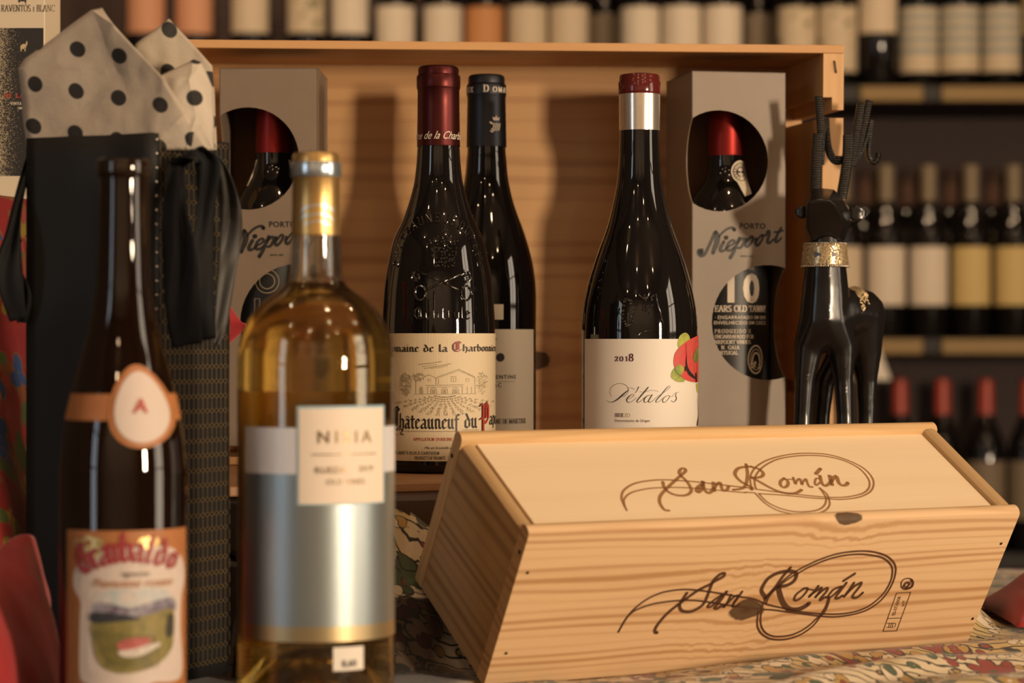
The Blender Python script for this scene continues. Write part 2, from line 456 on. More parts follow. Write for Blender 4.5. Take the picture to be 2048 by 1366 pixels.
# common materials
M_BLACKGLASS = plain('black_bottle_glass', (0.006, 0.005, 0.005), 0.035, 0, IOR=1.52)
M_BROWNGLASS = plain('brown_bottle_glass', (0.016, 0.008, 0.004), 0.04, 0, IOR=1.52)
M_INK = plain('black_ink', (0.018, 0.016, 0.015), 0.5)
M_BROWNINK = plain('brown_ink', (0.09, 0.05, 0.03), 0.5)
M_REDINK = plain('red_ink', (0.42, 0.045, 0.03), 0.5)
M_GREYINK = plain('engraving_ink', (0.36, 0.29, 0.18), 0.6)
M_WHITEINK = plain('cream_ink', (0.72, 0.62, 0.50), 0.5)
M_BLACKLABEL = plain('black_label_paper', (0.012, 0.012, 0.012), 0.45)
M_CREAM = paper('cream_label_paper', (0.70, 0.60, 0.46))
M_WHITEPAPER = paper('white_label_paper', (0.74, 0.67, 0.58))
M_DARKWALL = plain('dark_plaster', (0.17, 0.135, 0.105), 0.9)
M_DARKWOOD = wood('dark_shelf_wood', (0.016, 0.012, 0.010), (0.009, 0.007, 0.006), 'x', 'z', 60, rough=0.6)
M_SHELFBACK = wood('shelf_back_wood', (0.046, 0.018, 0.013), (0.030, 0.011, 0.009), 'z', 'x', 30, rough=0.6)
M_BRASS = plain('brass_rail', (0.20, 0.125, 0.042), 0.5, 0.3)

# ------------------------------------------------------------------ the room
def struct(name, vf, m, label, cat):
    o = mobj(name, vf, m); return tag(o, label, cat, kind='structure')
t = NT('floor_boards_material'); v = t.coord(scale=(1, 1, 1)); br = t.n('TexBrick'); t.set(br.inputs[0], v)
br.inputs['Scale'].default_value = 2.0; br.inputs['Color1'].default_value = (0.10, 0.06, 0.035, 1); br.inputs['Color2'].default_value = (0.13, 0.08, 0.05, 1); br.inputs['Mortar'].default_value = (0.03, 0.02, 0.015, 1); br.inputs['Mortar Size'].default_value = 0.006
t.base(br.outputs[0], 0.5); M_FLOOR = t.m
struct('floor', box(-2.8, 2.8, -3.2, 5.2, -0.05, 0), M_FLOOR, 'brown plank floor of the wine shop', 'floor')
struct('ceiling', box(-2.8, 2.8, -3.2, 5.2, 2.8, 2.85), plain('ceiling_paint', (0.16, 0.12, 0.09), 0.9), 'dim plaster ceiling over the wine shop', 'ceiling')
struct('wall_back', box(-2.8, 2.8, 5.05, 5.2, 0, 2.8), M_DARKWALL, 'dark wall behind the bottle shelves', 'wall')
struct('wall_front', box(-2.8, 2.8, -3.2, -3.05, 0, 2.8), plain('pale_plaster', (0.55, 0.46, 0.37), 0.9), 'pale wall facing the bottle shelves', 'wall')
struct('wall_left', box(-2.8, -2.65, -3.05, 5.05, 0, 2.8), M_DARKWALL, 'dark side wall with the cool daylight window', 'wall')
struct('wall_right', box(2.65, 2.8, -3.05, 5.05, 0, 2.8), M_DARKWALL, 'dark side wall with the warm daylight window', 'wall')
def window(name, x, y, w, h, z, label, sgn):
    vs = []
    for a in (-0.5, 0, 0.5): vs.append(box(x - .02, x + .02, y + a * w - .02, y + a * w + .02, z - h / 2, z + h / 2))
    for a in (-0.5, -0.17, 0.17, 0.5): vs.append(box(x - .018, x + .018, y - w / 2, y + w / 2, z + a * h - .018, z + a * h + .018))
    struct(name, join(*vs), plain(name + '_paint', (0.12, 0.09, 0.07), 0.5), label, 'window')
window('window_1', 2.47, 0.62, 0.79, 1.84, 1.3, 'dark wooden window frame in the wall with warm light', 1)
window('window_2', -2.47, -1.0, 0.79, 1.74, 1.35, 'dark wooden window frame in the wall with cool light', -1)

# ------------------------------------------------------------------ table, cloth, trunk, plank
TZ = CAMZ - 0.21                      # cloth level
tb = thing('display_table', 'wooden display table under the patterned cloth', 'table', (0.02, 1.55, 0))
M_TABLE = wood('table_wood', (0.16, 0.09, 0.05), (0.09, 0.05, 0.03), 'x', 'y', 40)
mobj('table_top', box(-.72, .72, -.68, .68, TZ - .04, TZ - .006, .003), M_TABLE, tb)
for sx in (-1, 1):
    for sy in (-1, 1):
        mobj('leg', box(sx * .62 - .03, sx * .62 + .03, sy * .58 - .03, sy * .58 + .03, 0, TZ - .04), M_TABLE, tb)

# long box pose
BS = 1.1; YAW, TILT = 0.4918947, 0.5403337
BL, BW, BH = 0.335 * BS, 0.10126736 * BS, 0.10422611 * BS
BT = Vector((0.12407092 * BS, 1.42987517 * BS, CAMZ - 0.1197778 * BS))
BM = Matrix.Translation(BT) @ Matrix.Rotation(YAW, 4, 'Z') @ Matrix.Rotation(TILT, 4, 'X')
BMI = BM.inverted()
def box_floor(x, y):
    """height of the long box's underside above (x, y); None outside its footprint"""
    o = BMI @ Vector((x, y, 0)); d = BMI.to_3x3() @ Vector((0, 0, 1))
    best = None
    for ax, lim in ((2, -BH / 2), (1, -BW / 2)):
        if abs(d[ax]) < 1e-6: continue
        tt = (lim - o[ax]) / d[ax]; p = o + d * tt
        if all(abs(p[k]) <= l / 2 + 0.010 for k, l in ((0, BL), (1, BW), (2, BH))):
            best = tt if best is None else min(best, tt)
    return best
TR_YAW = math.radians(23.5)
def trunk_y(x): return 1.592 + (x + 0.06) * math.tan(TR_YAW)
from mathutils import noise as mn
def sstep(t): t = max(0, min(1, t)); return t * t * (3 - 2 * t)
FOOT = [((632 - 1024) / FPX * 1.32, 1.32, .052), ((247 - 1024) / FPX * 1.27, 1.27, .043), (-.230, 1.462, .082), (-.405, 1.79, .1), (-.33, 1.79, .1), (-.49, 1.79, .1), (-.30, 1.33, .1), (-.36, 1.50, .11), (-.42, 1.36, .1)]
def cloth_z(x, y):
    n = mn.noise(Vector((x * 9, y * 9, 3.1))) * 0.004 + mn.noise(Vector((x * 26, y * 20, 1.1))) * 0.0016
    z = 0.004 + n
    ty = trunk_y(x)
    # bunched up against the trunk
    if y < ty:
        amp = 0.088 * sstep((0.10 - x) / 0.08) * sstep((x + 0.20) / 0.06) + 0.05 * sstep((x - 0.02) / 0.06) * sstep((0.36 - x) / 0.06)
        z += amp * sstep((y - ty + 0.085) / 0.075) * (1 + 0.12 * math.sin(x * 60 + y * 20))
    # soft folds in front of the long box
    dd = (BMI @ Vector((x, y, TZ)))
    z += 0.009 * sstep((x - 0.05) / 0.2) * max(0, math.sin((y - x * 0.42) * 70 + 2.0 * math.sin(x * 17))) * sstep((1.62 + (x - .2) * .4 - y) / 0.1)
    ux, uy = x + 0.06, y - 1.592; lx, ly = ux * math.cos(TR_YAW) + uy * math.sin(TR_YAW), -ux * math.sin(TR_YAW) + uy * math.cos(TR_YAW)
    if -.14 < lx < .452 and -.012 < ly < .475: z = -0.004
    for fx, fy, fr in FOOT:
        if (x - fx) ** 2 + (y - fy) ** 2 < fr * fr: z = -0.001
    fl = box_floor(x, y)
    if fl is not None: z = min(z, max(fl - TZ - 0.004, -0.005))
    return TZ + max(z, -0.005)
V, Fc = [], []; NX, NY = 260, 250
for j in range(NY + 1):
    for i in range(NX + 1):
        x = -.68 + 1.4 * i / NX; y = .9 + 1.28 * j / NY
        z = cloth_z(x, y)
        V.append((x, y, z))
for j in range(NY):
    for i in range(NX):
        a = j * (NX + 1) + i; Fc.append((a, a + 1, a + NX + 2, a + NX + 1))

def flower_cloth(name, ground, ground2, cols, line, scale, vine, rough=0.8, zone=None, coordscale=(1, 1, 1)):
    """printed cloth: rows of outlined blossoms and leaves among thin vines"""
    t = NT(name); v0 = t.coord(scale=coordscale)
    wv = t.noise(v0, 18, 2, out=1)
    off = t.n('VectorMath', operation='MULTIPLY_ADD'); t.set(off.inputs[0], wv); off.inputs[1].default_value = (.02, .02, .02); t.set(off.inputs[2], v0)
    v = off.outputs[0]
    g = ground if ground2 is None else t.mix(t.ramp(t.noise(v, 12, 2), [(0.48, 0.0), (0.54, 1.0)]), ground, ground2)
    # vines
    wa = t.n('TexWave', wave_type='RINGS', i_Scale=vine, i_Distortion=6.0, i_Detail=2.0); t.set(wa.inputs[0], v)
    ln = t.ramp(wa.outputs['Fac'], [(0.90, 0.0), (0.94, 1.0)])
    col = t.mix(ln, g, line)
    for k, (sc_, seed, pet) in enumerate(((scale, 0.0, 5.0), (scale * 1.9, 3.7, 3.0), (scale * 3.3, 7.3, 2.0))):
        vo = t.n('TexVoronoi', i_Scale=sc_); vo.inputs['Randomness'].default_value = 0.75
        ad = t.n('VectorMath', operation='ADD'); t.set(ad.inputs[0], v); ad.inputs[1].default_value = (seed, seed * .7, 0); t.set(vo.inputs['Vector'], ad.outputs[0])
        df = t.n('VectorMath', operation='SUBTRACT'); t.set(df.inputs[0], ad.outputs[0]); t.set(df.inputs[1], vo.outputs['Position'])
        sx, sy, sz = t.sep(df.outputs[0])
        cx, cy, cz = t.sep(vo.outputs['Color'])
        ang = t.math('ADD', t.math('ARCTAN2', sy, t.math('ADD', sx, sz)), t.math('MULTIPLY', cx, 6.28))
        r = t.math('MULTIPLY', t.n('VectorMath', operation='LENGTH', i_0=df.outputs[0]).outputs['Value'], sc_)
        pr = t.math('MULTIPLY_ADD', t.math('ABSOLUTE', t.math('COSINE', t.math('MULTIPLY', ang, pet / 2))), 0.22, 0.25)
        e = t.math('SUBTRACT', pr, r)
        pick = t.ramp(cz, [(0.0, cols[0]), (0.3, cols[1]), (0.55, cols[2]), (0.8, cols[3])]); 
        for nd in t.t.nodes:
            if nd.bl_idname == 'ShaderNodeValToRGB' and nd.outputs[0] == pick: nd.color_ramp.interpolation = 'CONSTANT'
        on = t.math('GREATER_THAN', cy, 0.15)
        col = t.mix(t.math('MULTIPLY', t.ramp(e, [(0.0, 0.0), (0.02, 1.0)]), on), col, line)
        col = t.mix(t.math('MULTIPLY', t.ramp(e, [(0.05, 0.0), (0.07, 1.0)]), on), col, pick)
        col = t.mix(t.math('MULTIPLY', t.ramp(r, [(0.07, 1.0), (0.09, 0.0)]), on), col, cols[(k + 1) % 4])
    th = t.noise(v0, 900, 2)
    col = t.mix(1.0, col, t.math('MULTIPLY_ADD', th, 0.25, 0.85), 'MULTIPLY')
    t.base(col, rough, 0, Sheen_Weight=0.15); t.bump(th, 0.15, 0.0006)
    return t, col
t, c1 = flower_cloth('paisley_cloth', (0.62, 0.50, 0.33), (0.50, 0.36, 0.15), [(0.25, 0.045, 0.03), (0.07, 0.10, 0.05), (0.66, 0.54, 0.38), (0.42, 0.25, 0.07)], (0.03, 0.025, 0.02), 24, 40)
# the cloth has a dark middle field and a pale border
v = t.coord(); x_, y_, z_ = t.sep(v)
fld = t.math('ADD', t.math('ADD', x_, t.math('MULTIPLY', t.noise(v, 9, 2), 0.10)), t.math('MULTIPLY', t.math('MAXIMUM', t.math('SUBTRACT', z_, TZ + 0.045), 0.0), 14.0))
t.set(t.b.inputs['Base Color'], t.mix(t.ramp(t.math('ADD', fld, 0.5), [(0.51, 1.0), (0.525, 0.0)]), c1, t.mix(1.0, c1, (0.10, 0.075, 0.06), 'MULTIPLY')))
cl = mobj('tablecloth', (V, Fc), t.m, None, True)
tag(cl, 'paisley printed tablecloth with flowers spread under the bottles and boxes', 'tablecloth')

PZ = CAMZ - 0.0928                    # top of the plank the rear bottles stand on
tr = thing('leather_trunk', 'brown leather trunk propping up the plank behind the long wooden box', 'trunk', (-0.06, 1.592, TZ), (0, 0, TR_YAW))
t = NT('brown_leather'); v = t.coord(); nz = t.noise(v, 420, 3); big = t.noise(v, 25, 3)
t.base(t.mix(big, (0.085, 0.048, 0.034), (0.055, 0.030, 0.022)), 0.42); t.bump(nz, 0.35, 0.0008); M_LEATHER = t.m
mobj('body', box(-.12, .435, .001, .46, 0.0012, .068, .004), M_LEATHER, tr)
mobj('lid', box(-.122, .437, -.001, .462, .070, PZ - .0068 - TZ, .005), M_LEATHER, tr)
for sx in (-.115, .43):
    mobj('corner_guard', box(sx - .006, sx + .009, -.003, .012, .0012, .05, .002), M_LEATHER, tr)
M_PLANK = wood('plank_wood', (0.34, 0.17, 0.07), (0.20, 0.09, 0.035), 'x', 'y', 70, seed=2.2)
pk = thing('display_plank', 'thin brown wooden plank lying on the leather trunk under the rear bottles', 'plank', (-0.06, 1.592, PZ - .0066), (0, 0, TR_YAW))
mobj('board', box(-.130, .43, .004, .455, 0, .0066, .0012), M_PLANK, pk)

# ------------------------------------------------------------------ big open wine crate standing on its side
CW, CH, CD = 0.512, 0.317, 0.165
c_yaw, c_tilt = math.radians(4.0), math.radians(2.4)
crate = thing('wine_crate', 'large open pine wine crate standing on its side behind the bottles', 'crate', (-0.005, 1.825, PZ + .0004), (0, 0, c_yaw))
tilt = Matrix.Rotation(c_tilt, 4, 'X')
M_PINE = wood('crate_pine_back', (0.66, 0.38, 0.165), (0.40, 0.19, 0.07), 'x', 'z', 62, wob=0.004, strength=0.55, knots=[((.037, .158, .077), .008), ((.165, .158, .292), .004), ((-.06, .158, .1), .003)], seed=1.3)
M_PINE2 = wood('crate_pine_board', (0.62, 0.34, 0.14), (0.42, 0.21, 0.08), 'x', 'y', 90, strength=0.45, seed=4.1)
M_PINE3 = wood('crate_pine_end', (0.66, 0.39, 0.18), (0.46, 0.25, 0.10), 'z', 'x', 110, strength=0.35, seed=5.1)
ET = 0.0156
def cr(name, vf, m): return mobj(name, xf(vf, tilt), m, crate)
cr('top_board', box(-CW / 2, CW / 2, 0, CD, CH - .0062, CH, .0006), M_PINE2)
cr('bottom_board', box(-CW / 2, CW / 2, 0, CD, 0, .006, .0006), M_PINE2)
cr('back_panel', box(-CW / 2 + .002, CW / 2 - .002, CD - .007, CD - .001, .0062, CH - .0064, 0), M_PINE)
for sx in (-1, 1):
    parts = []
    zs = [(.0062, .046, 0), (.046, .0556, 1), (.0556, .262, 0), (.268, .2776, 1), (.2776, CH - .0064, 0)]
    for z0, z1, gr in zs:
        xo, xi = CW / 2, CW / 2 - ET + (.0068 if gr else 0)
        x0, x1 = (xi, xo) if sx > 0 else (-xo, -xi)
        parts.append(box(x0, x1, .0004, CD - .007, z0, z1))
    cr('end_board', join(*parts), M_PINE3)
st = mobj('staple', xf(tube([(CW / 2 - .0075, -.0001, .305), (CW / 2 - .0070, -.0009, .3035), (CW / 2 - .0062, -.0009, .2975), (CW / 2 - .0058, -.0001, .296)], .0006, 6), tilt), plain('dark_staple', (0.05, 0.045, 0.04), 0.4, 0.8), crate)

# ------------------------------------------------------------------ long pine box with sliding lid, tilted towards the viewer
M_BOXF = wood('box_pine_front', (0.67, 0.45, 0.25), (0.40, 0.20, 0.075), 'x', 'z', 150, wob=0.006, strength=0.8, knots=[((-.008 * BS, -BW / 2, -.010 * BS), .0085), ((.042 * BS, -BW / 2, .053 * BS), .0075)], seed=0.37)
M_BOXE = wood('box_pine_end', (0.48, 0.31, 0.15), (0.24, 0.13, 0.055), 'y', 'z', 105, strength=0.75, seed=3.3)
M_BOXL = wood('box_plywood_lid', (0.80, 0.63, 0.42), (0.71, 0.51, 0.30), 'x', 'y', 30, strength=0.3, seed=6.6, fine=0.35)
M_BOXR = wood('box_pine_rail', (0.66, 0.43, 0.21), (0.46, 0.26, 0.10), 'x', 'y', 160, strength=0.4, seed=8.2)
wb = thing('wooden_wine_box', 'long pine wine box with a burnt script name, tilted on the tablecloth', 'box', BT, (0, 0, 0))
wb.rotation_euler = (Matrix.Rotation(YAW, 3, 'Z') @ Matrix.Rotation(TILT, 3, 'X')).to_euler()
hx, hy, hz = BL / 2, BW / 2, BH / 2
def long_board(y0, y1):
    # board with a rounded top edge
    n = 6; r = (y1 - y0) / 2; prof = [(y0, -hz)] + [((y0 + y1) / 2 - r * math.cos(math.pi * i / n), hz - r * .75 + r * .75 * math.sin(math.pi * i / n)) for i in range(n + 1)] + [(y1, -hz)]
    V = [(x, y, z) for x in (-hx, hx) for y, z in prof]; k = len(prof)
    F_ = [(i, i + k, (i + 1) % k + k, (i + 1) % k) for i in range(k)] + [tuple(range(k)), tuple(range(2 * k - 1, k - 1, -1))]
    return V, F_
TB = 0.0105
def recalc(o):
    bm = bmesh.new(); bm.from_mesh(o.data); bmesh.ops.recalc_face_normals(bm, faces=bm.faces[:]); bm.to_mesh(o.data); bm.free(); return o
recalc(mobj('front_board', long_board(-hy, -hy + TB), M_BOXF, wb, 30.0))
recalc(mobj('back_board', long_board(hy - TB, hy), M_BOXR, wb, 30.0))
def end_board(x0, x1, top):
    n = 6; r = (x1 - x0) / 2; prof = [(x0, -hz)] + [((x0 + x1) / 2 - r * math.cos(math.pi * i / n), top - r * .75 + r * .75 * math.sin(math.pi * i / n)) for i in range(n + 1)] + [(x1, -hz)]
    V = [(x, y, z) for y in (-hy + TB, hy - TB) for x, z in prof]; k = len(prof)
    return V, [(i, i + k, (i + 1) % k + k, (i + 1) % k) for i in range(k)] + [tuple(range(k)), tuple(range(2 * k - 1, k - 1, -1))]
recalc(mobj('end_board', end_board(-hx + .0006, -hx + .0115, hz - .0052), M_BOXE, wb, 30.0))
recalc(mobj('end_board', end_board(hx - .0125, hx - .0006, hz - .0006), M_BOXE, wb, 30.0))
mobj('base_board', box(-hx + .011, hx - .0125, -hy + TB, hy - TB, -hz + .001, -hz + .007), M_BOXR, wb)
LZ = hz - .0052
lid = mobj('sliding_lid', box(-hx + .0112, hx - .0128, -hy + TB - .0005, hy - TB + .0005, LZ - .005, LZ, .0004), M_BOXL, wb)
M_BURN = plain('burnt_lettering', (0.085, 0.035, 0.015), 0.6)
M_BURN2 = plain('pale_burnt_lettering', (0.30, 0.145, 0.05), 0.6)
FRONT_MARK = "0.9:-908,-201 -889,-123 -859,-54 -798,12 -710,58 -611,72 -533,71 -423,54 -310,31 -218,10 -138,-7 -51,-26 41,-67 189,-109 331,-144 494,-168 616,-175 730,-160 807,-122 869,-47 889,43 873,123 839,172 766,221 666,247 572,258 456,252 349,225 248,180 183,137 154,121 85,54 46,-14 41,-67;0.9:-908,-201 -887,-112 -856,-65 -808,-39 -733,-16 -638,-6 -561,-4 -482,-7 -371,-26 -228,-57 -114,-78 30,-104 110,-114 197,-131 336,-158 463,-181 563,-194 652,-191 737,-178 816,-147 881,-78 909,24 898,121 859,183 784,235 688,267 582,280 449,273 341,246 241,201 174,161 138,134 77,61 36,-2 20,-72 30,-126 43,-180 71,-236 116,-281 172,-307 239,-314 307,-307 368,-281 413,-242 445,-198 467,-161 479,-113 477,-59;0.9:7,-118 22,-185 47,-241 97,-292 167,-327 242,-339 316,-332 387,-301 440,-250 466,-191 487,-150 491,-96 485,-56;1.49:-535,45 -551,-3 -556,-36 -537,-70 -503,-86 -461,-87 -420,-66 -394,-35 -387,25 -386,85 -383,123 -359,159 -336,172 -321,166 -324,149 -345,134 -371,119 -396,99 -463,62 -523,9 -567,-32 -617,-86 -651,-145 -667,-193 -661,-218 -646,-225;1.19:-290,19 -328,-12 -358,-48 -358,-62 -338,-61 -308,-24 -285,19;1.49:-265,39 -290,-31 -309,-68 -290,-78 -264,-60 -246,-67;1.19:-228,15 -233,-40 -247,-69 -239,-56 -207,-8 -185,7 -172,0 -186,-37 -186,-70;1.19:-157,33 -181,-37 -190,-65 -170,-70 -148,-56;1.49:122,187 93,130 64,50 28,-13 18,-24;1.79:24,-19 -20,25 -26,61 -10,113 30,146 82,160 134,161 174,146 186,119 179,84 141,60 91,54;2.39:85,54 111,6 163,-69 220,-114 281,-121 323,-106 347,-84;1.19:269,26 235,-8 230,-43 251,-54 279,-34 300,6 297,30 268,29;0.75:292,27 344,15;1.34:370,41 354,3 334,-32 339,-20 383,19 398,27 396,0 381,-38 383,-29 416,11 441,23 444,-3 420,-49 425,-63 448,-45 472,-46;1.19:540,28 518,23 488,7 472,-28 472,-46 494,-42 527,-2 540,28;1.34:566,53 542,-9 527,-50 548,-57 571,-40;1.34:539,69 602,117;1.34:621,50 608,6 587,-50 593,-36 632,22 655,39 676,47 674,20 649,-39 656,-58 686,-60 714,-28;0.9:985,1 973,38 993,59 1031,56 1061,33 1070,-4 1043,-20 1011,-19 985,1;1.79:1041,47 1063,21 1057,-9 1021,-13 1029,-1 1040,16 1023,29 1006,24 1004,0;0.6:969,-45 1074,-46;0.6:1074,-46 1082,-333;0.6:1082,-333 979,-330;0.6:979,-330 969,-45;0.6:978,-234 1072,-236;0.48:992,-300 1048,-303 1057,-286 1043,-273 986,-271;0.48:1009,-304 1005,-270;0.48:1024,-304 1019,-271;0.48:1037,-303 1033,-272"
LID_MARK = "0.9:-947,-286 -931,-203 -914,-156 -872,-97 -801,-46 -728,-18 -629,-2 -537,-2 -452,-14 -346,-33 -223,-64 -100,-95 -20,-113;0.78:-938,-243 -912,-183 -861,-135 -795,-104 -694,-82 -578,-78 -467,-85 -339,-104 -214,-131 -87,-156 -84,-152 -24,-162;0.78:7,-125 146,-164 271,-196 421,-228 537,-238 643,-226 737,-195 810,-134 850,-56 855,47 807,131 723,183 612,206 486,204 349,180 236,130 149,72 76,3 35,-59 7,-125;0.78:0,-171 174,-198 344,-235 434,-247 524,-259 656,-245 770,-197 848,-122 888,-36 884,61 825,145 736,205 625,228 501,229 364,205 241,162 137,101 64,32 21,-30 -17,-113;0.78:-21,-166 -15,-261 22,-335 91,-377 177,-393 275,-388 356,-358 415,-306 444,-251 461,-195 450,-134;0.78:0,-171 7,-255 54,-320 126,-359 216,-367 307,-352 376,-310 425,-250 442,-194 447,-137;1.34:-571,-22 -590,-70 -591,-112 -569,-147 -527,-163 -478,-156 -433,-120 -415,-65 -412,-9 -420,41 -408,76 -377,106 -355,105 -363,81 -405,47 -467,1 -544,-59 -609,-111 -664,-163 -696,-216 -707,-269 -703,-297 -682,-303;1.49:-334,-62 -372,-88 -399,-122 -393,-136 -352,-103 -312,-42 -304,-28 -335,-97 -338,-146 -304,-134 -272,-100;1.64:-241,-46 -282,-128;1.34:-267,-101 -226,-61 -196,-48 -217,-103 -219,-131 -188,-119 -160,-85;1.34:85,133 42,40 -21,-57 -75,-110 -149,-124;1.49:-28,-127 -12,-107 -49,-48 -55,9 -38,51 7,92 62,105 110,106 109,102 144,79 150,35 118,1 68,-11 44,-3 71,-47 120,-128 167,-169 222,-182 265,-174 312,-148;1.34:263,-24 220,-54 196,-96 207,-118 243,-98 270,-57 263,-24;0.75:280,-36 317,-39;1.04:330,-20 305,-87 329,-60 369,-33 346,-96 369,-69 410,-38 396,-77 385,-120 406,-121;0.9:507,-39 483,-38 448,-80 441,-108 481,-81;1.49:527,-11 496,-82 496,-115 526,-105 562,-78;1.79:596,-15 554,-107;1.64:571,-71 640,-17 615,-88 622,-117 655,-112 678,-91;1.64:511,11 575,63"
def mark(s):
    out = []
    for st in s.split(';'):
        w, p = st.split(':'); p = [tuple(int(c) * 1e-4 * BS for c in q.split(',')) for q in p.split()]
        out.append((float(w) * 1e-3 * BS, p))
    return out
fm = mark(FRONT_MARK); polys = []
for i, (w, p) in enumerate(fm):
    polys += brush(p, w * (1.0 if min(q[0] for q in p) > .085 * BS else 1.45), 5)
mobj('lettering', lay(polys, lambda x, y: (x, -hy - .0002, y)), M_BURN, wb, label='dark burnt script and stamp on the front board')
ca, sa = math.cos(math.radians(93.5)), math.sin(math.radians(93.5)); pl = []
for tx_, h_, cx_, cz_, sx_ in (('ES-07-0008', .0025, .1018, -.0142, .9), ('HT', .0025, .1066, -.0125, 1.0)):
    pl += [[(cx_ * BS + x * ca - y * sa, cz_ * BS + x * sa + y * ca) for x, y in p] for p in text2d(tx_, h_ * BS, bold=.012, sx=sx_)]
mobj('stamp_lettering', lay(pl, lambda x, y: (x, -hy - .0002, y)), M_BURN, wb)
polys = []
for w, p in mark(LID_MARK): polys += brush(p, w * 1.45, 5)
mobj('lettering', lay(polys, lambda x, y: (x, y, LZ + .0002)), M_BURN2, lid, label='brown burnt script on the lid')
M_NAIL = plain('nail_head', (0.03, 0.02, 0.015), 0.5, 0.6)
for x, z in ((-.1614, .0247), (-.1596, -.0297), (.1621, .0283), (.1638, -.0279)):
    mobj('nail', lay([disc(x * BS, z * BS, .0011, 8)], lambda a, b: (a, -hy - .0003, b)), M_NAIL, wb)
for y in (-.047, .047):
    mobj('nail', lay([disc(y * BS, .036 * BS, .0016, 8)], lambda a, b: (-hx - .0003, -a, b)), M_NAIL, wb)
# ------------------------------------------------------------------ bottles
def glass_bottle(name, label, px, d, base_y, prof_px, mat, cap=None, yaw=0.0, smooth_n=5):
    s = FPX / d
    R = max(h for h, y in prof_px) / s
    loc = ((px - 1024) / s, d, CAMZ - (base_y - 683) / s)
    root = thing(name, label, 'bottle', loc, (0, 0, yaw))
    pr = [(h / s, (base_y - y) / s) for h, y in prof_px]
    pr = catmull(pr, smooth_n)
    full = [(R * .25, .004), (R * .72, .0005), (R * .86, 0), (R - .0022, .0012), (R - .0006, .0032), (R, .0062)] + pr
    full = [(max(r, 1e-4), z) for r, z in full]
    mobj('glass', lathe(full, 72), mat, root, True)
    return root, rfun(full), s, R
def capsule(root, s, base_y, prof, mat, name='capsule'):
    pr = [(h / s, (base_y - y) / s) for h, y in prof]
    return mobj(name, lathe(pr, 56), mat, root, 35.0)
def foil(name, col, rough=0.32):
    t = NT(name); v = t.coord(); n = t.noise(v, 260, 2)
    t.base(col, rough, 0.85); t.bump(n, 0.05, 0.0005); return t.m

# --- tall red wine with the old-script cream label
d = 1.73; by = 683 + .0928 * FPX / d
rA, fA, sA, RA = glass_bottle('wine_bottle', 'dark wine bottle with red foil and embossed crest above an old-script cream label', 877, d, by,
    [(113.5, 925), (113.5, 800), (113.5, 668), (111.5, 620), (107, 563), (98, 512), (89, 476), (68, 430), (51, 375), (45, 335), (42.5, 300), (41, 270), (40, 160)], M_BLACKGLASS)
M_REDFOIL = foil('red_foil', (0.075, 0.014, 0.013), 0.36)
cA = capsule(rA, sA, by, [(43.4, 293.5), (43.0, 291), (42.0, 215), (41.8, 181), (43.2, 178), (43.8, 175), (43.8, 154), (42.6, 151.5), (40.6, 150), (40.8, 141), (39.5, 136), (36, 133.5), (10, 132.5)], M_REDFOIL)
fcap = rfun([(43.0 / sA, (by - 291) / sA), (42.0 / sA, (by - 215) / sA), (41.8 / sA, (by - 181) / sA)])
mobj('lettering', on_cyl(text2d('Domaine de la Charbonnière', .0058, shear=.42, sx=.78), fcap, .0012, (by - 281) / sA), M_WHITEINK, cA)
def arcx(cx, Rpx, Rm):
    return lambda x: math.asin(max(-.995, min(.995, (x - cx) / Rpx))) * Rm
ax = arcx(877, 113.5, RA); zA = lambda y: (by - y) / sA
t = NT('laid_label_paper'); v = t.coord(); 
an = t.math('ARCTAN2', t.sep(v)[0], t.math('MULTIPLY', t.sep(v)[1], -1.0)); rib = t.math('SINE', t.math('MULTIPLY', an, 230.0))
t.base(t.mix(1.0, (0.70, 0.57, 0.38), t.math('MULTIPLY_ADD', rib, 0.05, 0.95), 'MULTIPLY'), 0.6); t.bump(rib, 0.15, 0.0004); M_LAID = t.m
lA = mobj('label', wrap_patch(fA, zA(917), zA(667), -1.36 * RA, 1.53 * RA, n=60), M_LAID, rA, True, label='cream ribbed paper label with a house engraving')
def cyl(root, rf, polys, s, z, mat, off=.0006, name='lettering'):
    return mobj(name, on_cyl(polys, rf, s, z, off), mat, root)
def fit_black(txt, h, width, pen=.22):
    p, w = blackletter(txt, h, 'l', pen)
    return [[(x * width / w, y) for x, y in q] for q in p]
x0 = ax(773); x1 = 1.47 * RA
p = fit_black('Domaine de la ', .0034, 1); 
cyl(lA, fA, fit_black('omaine de la', .0033, ax(899) - ax(789)), ax(789), zA(703), M_INK)
cyl(lA, fA, fit_black('D', .0046, ax(786) - ax(772)), ax(772), zA(702.5), M_BROWNINK)
cyl(lA, fA, fit_black('C', .0046, ax(926) - ax(907)), ax(907), zA(702.5), M_INK, off=.0005)
cyl(lA, fA, fit_black('C', .0044, ax(925) - ax(908.5), pen=.12), ax(908.5), zA(702), M_REDINK, off=.0008)
cyl(lA, fA, fit_black('harbonnjere', .0031, 1.50 * RA - ax(928)), ax(928), zA(702), M_INK)
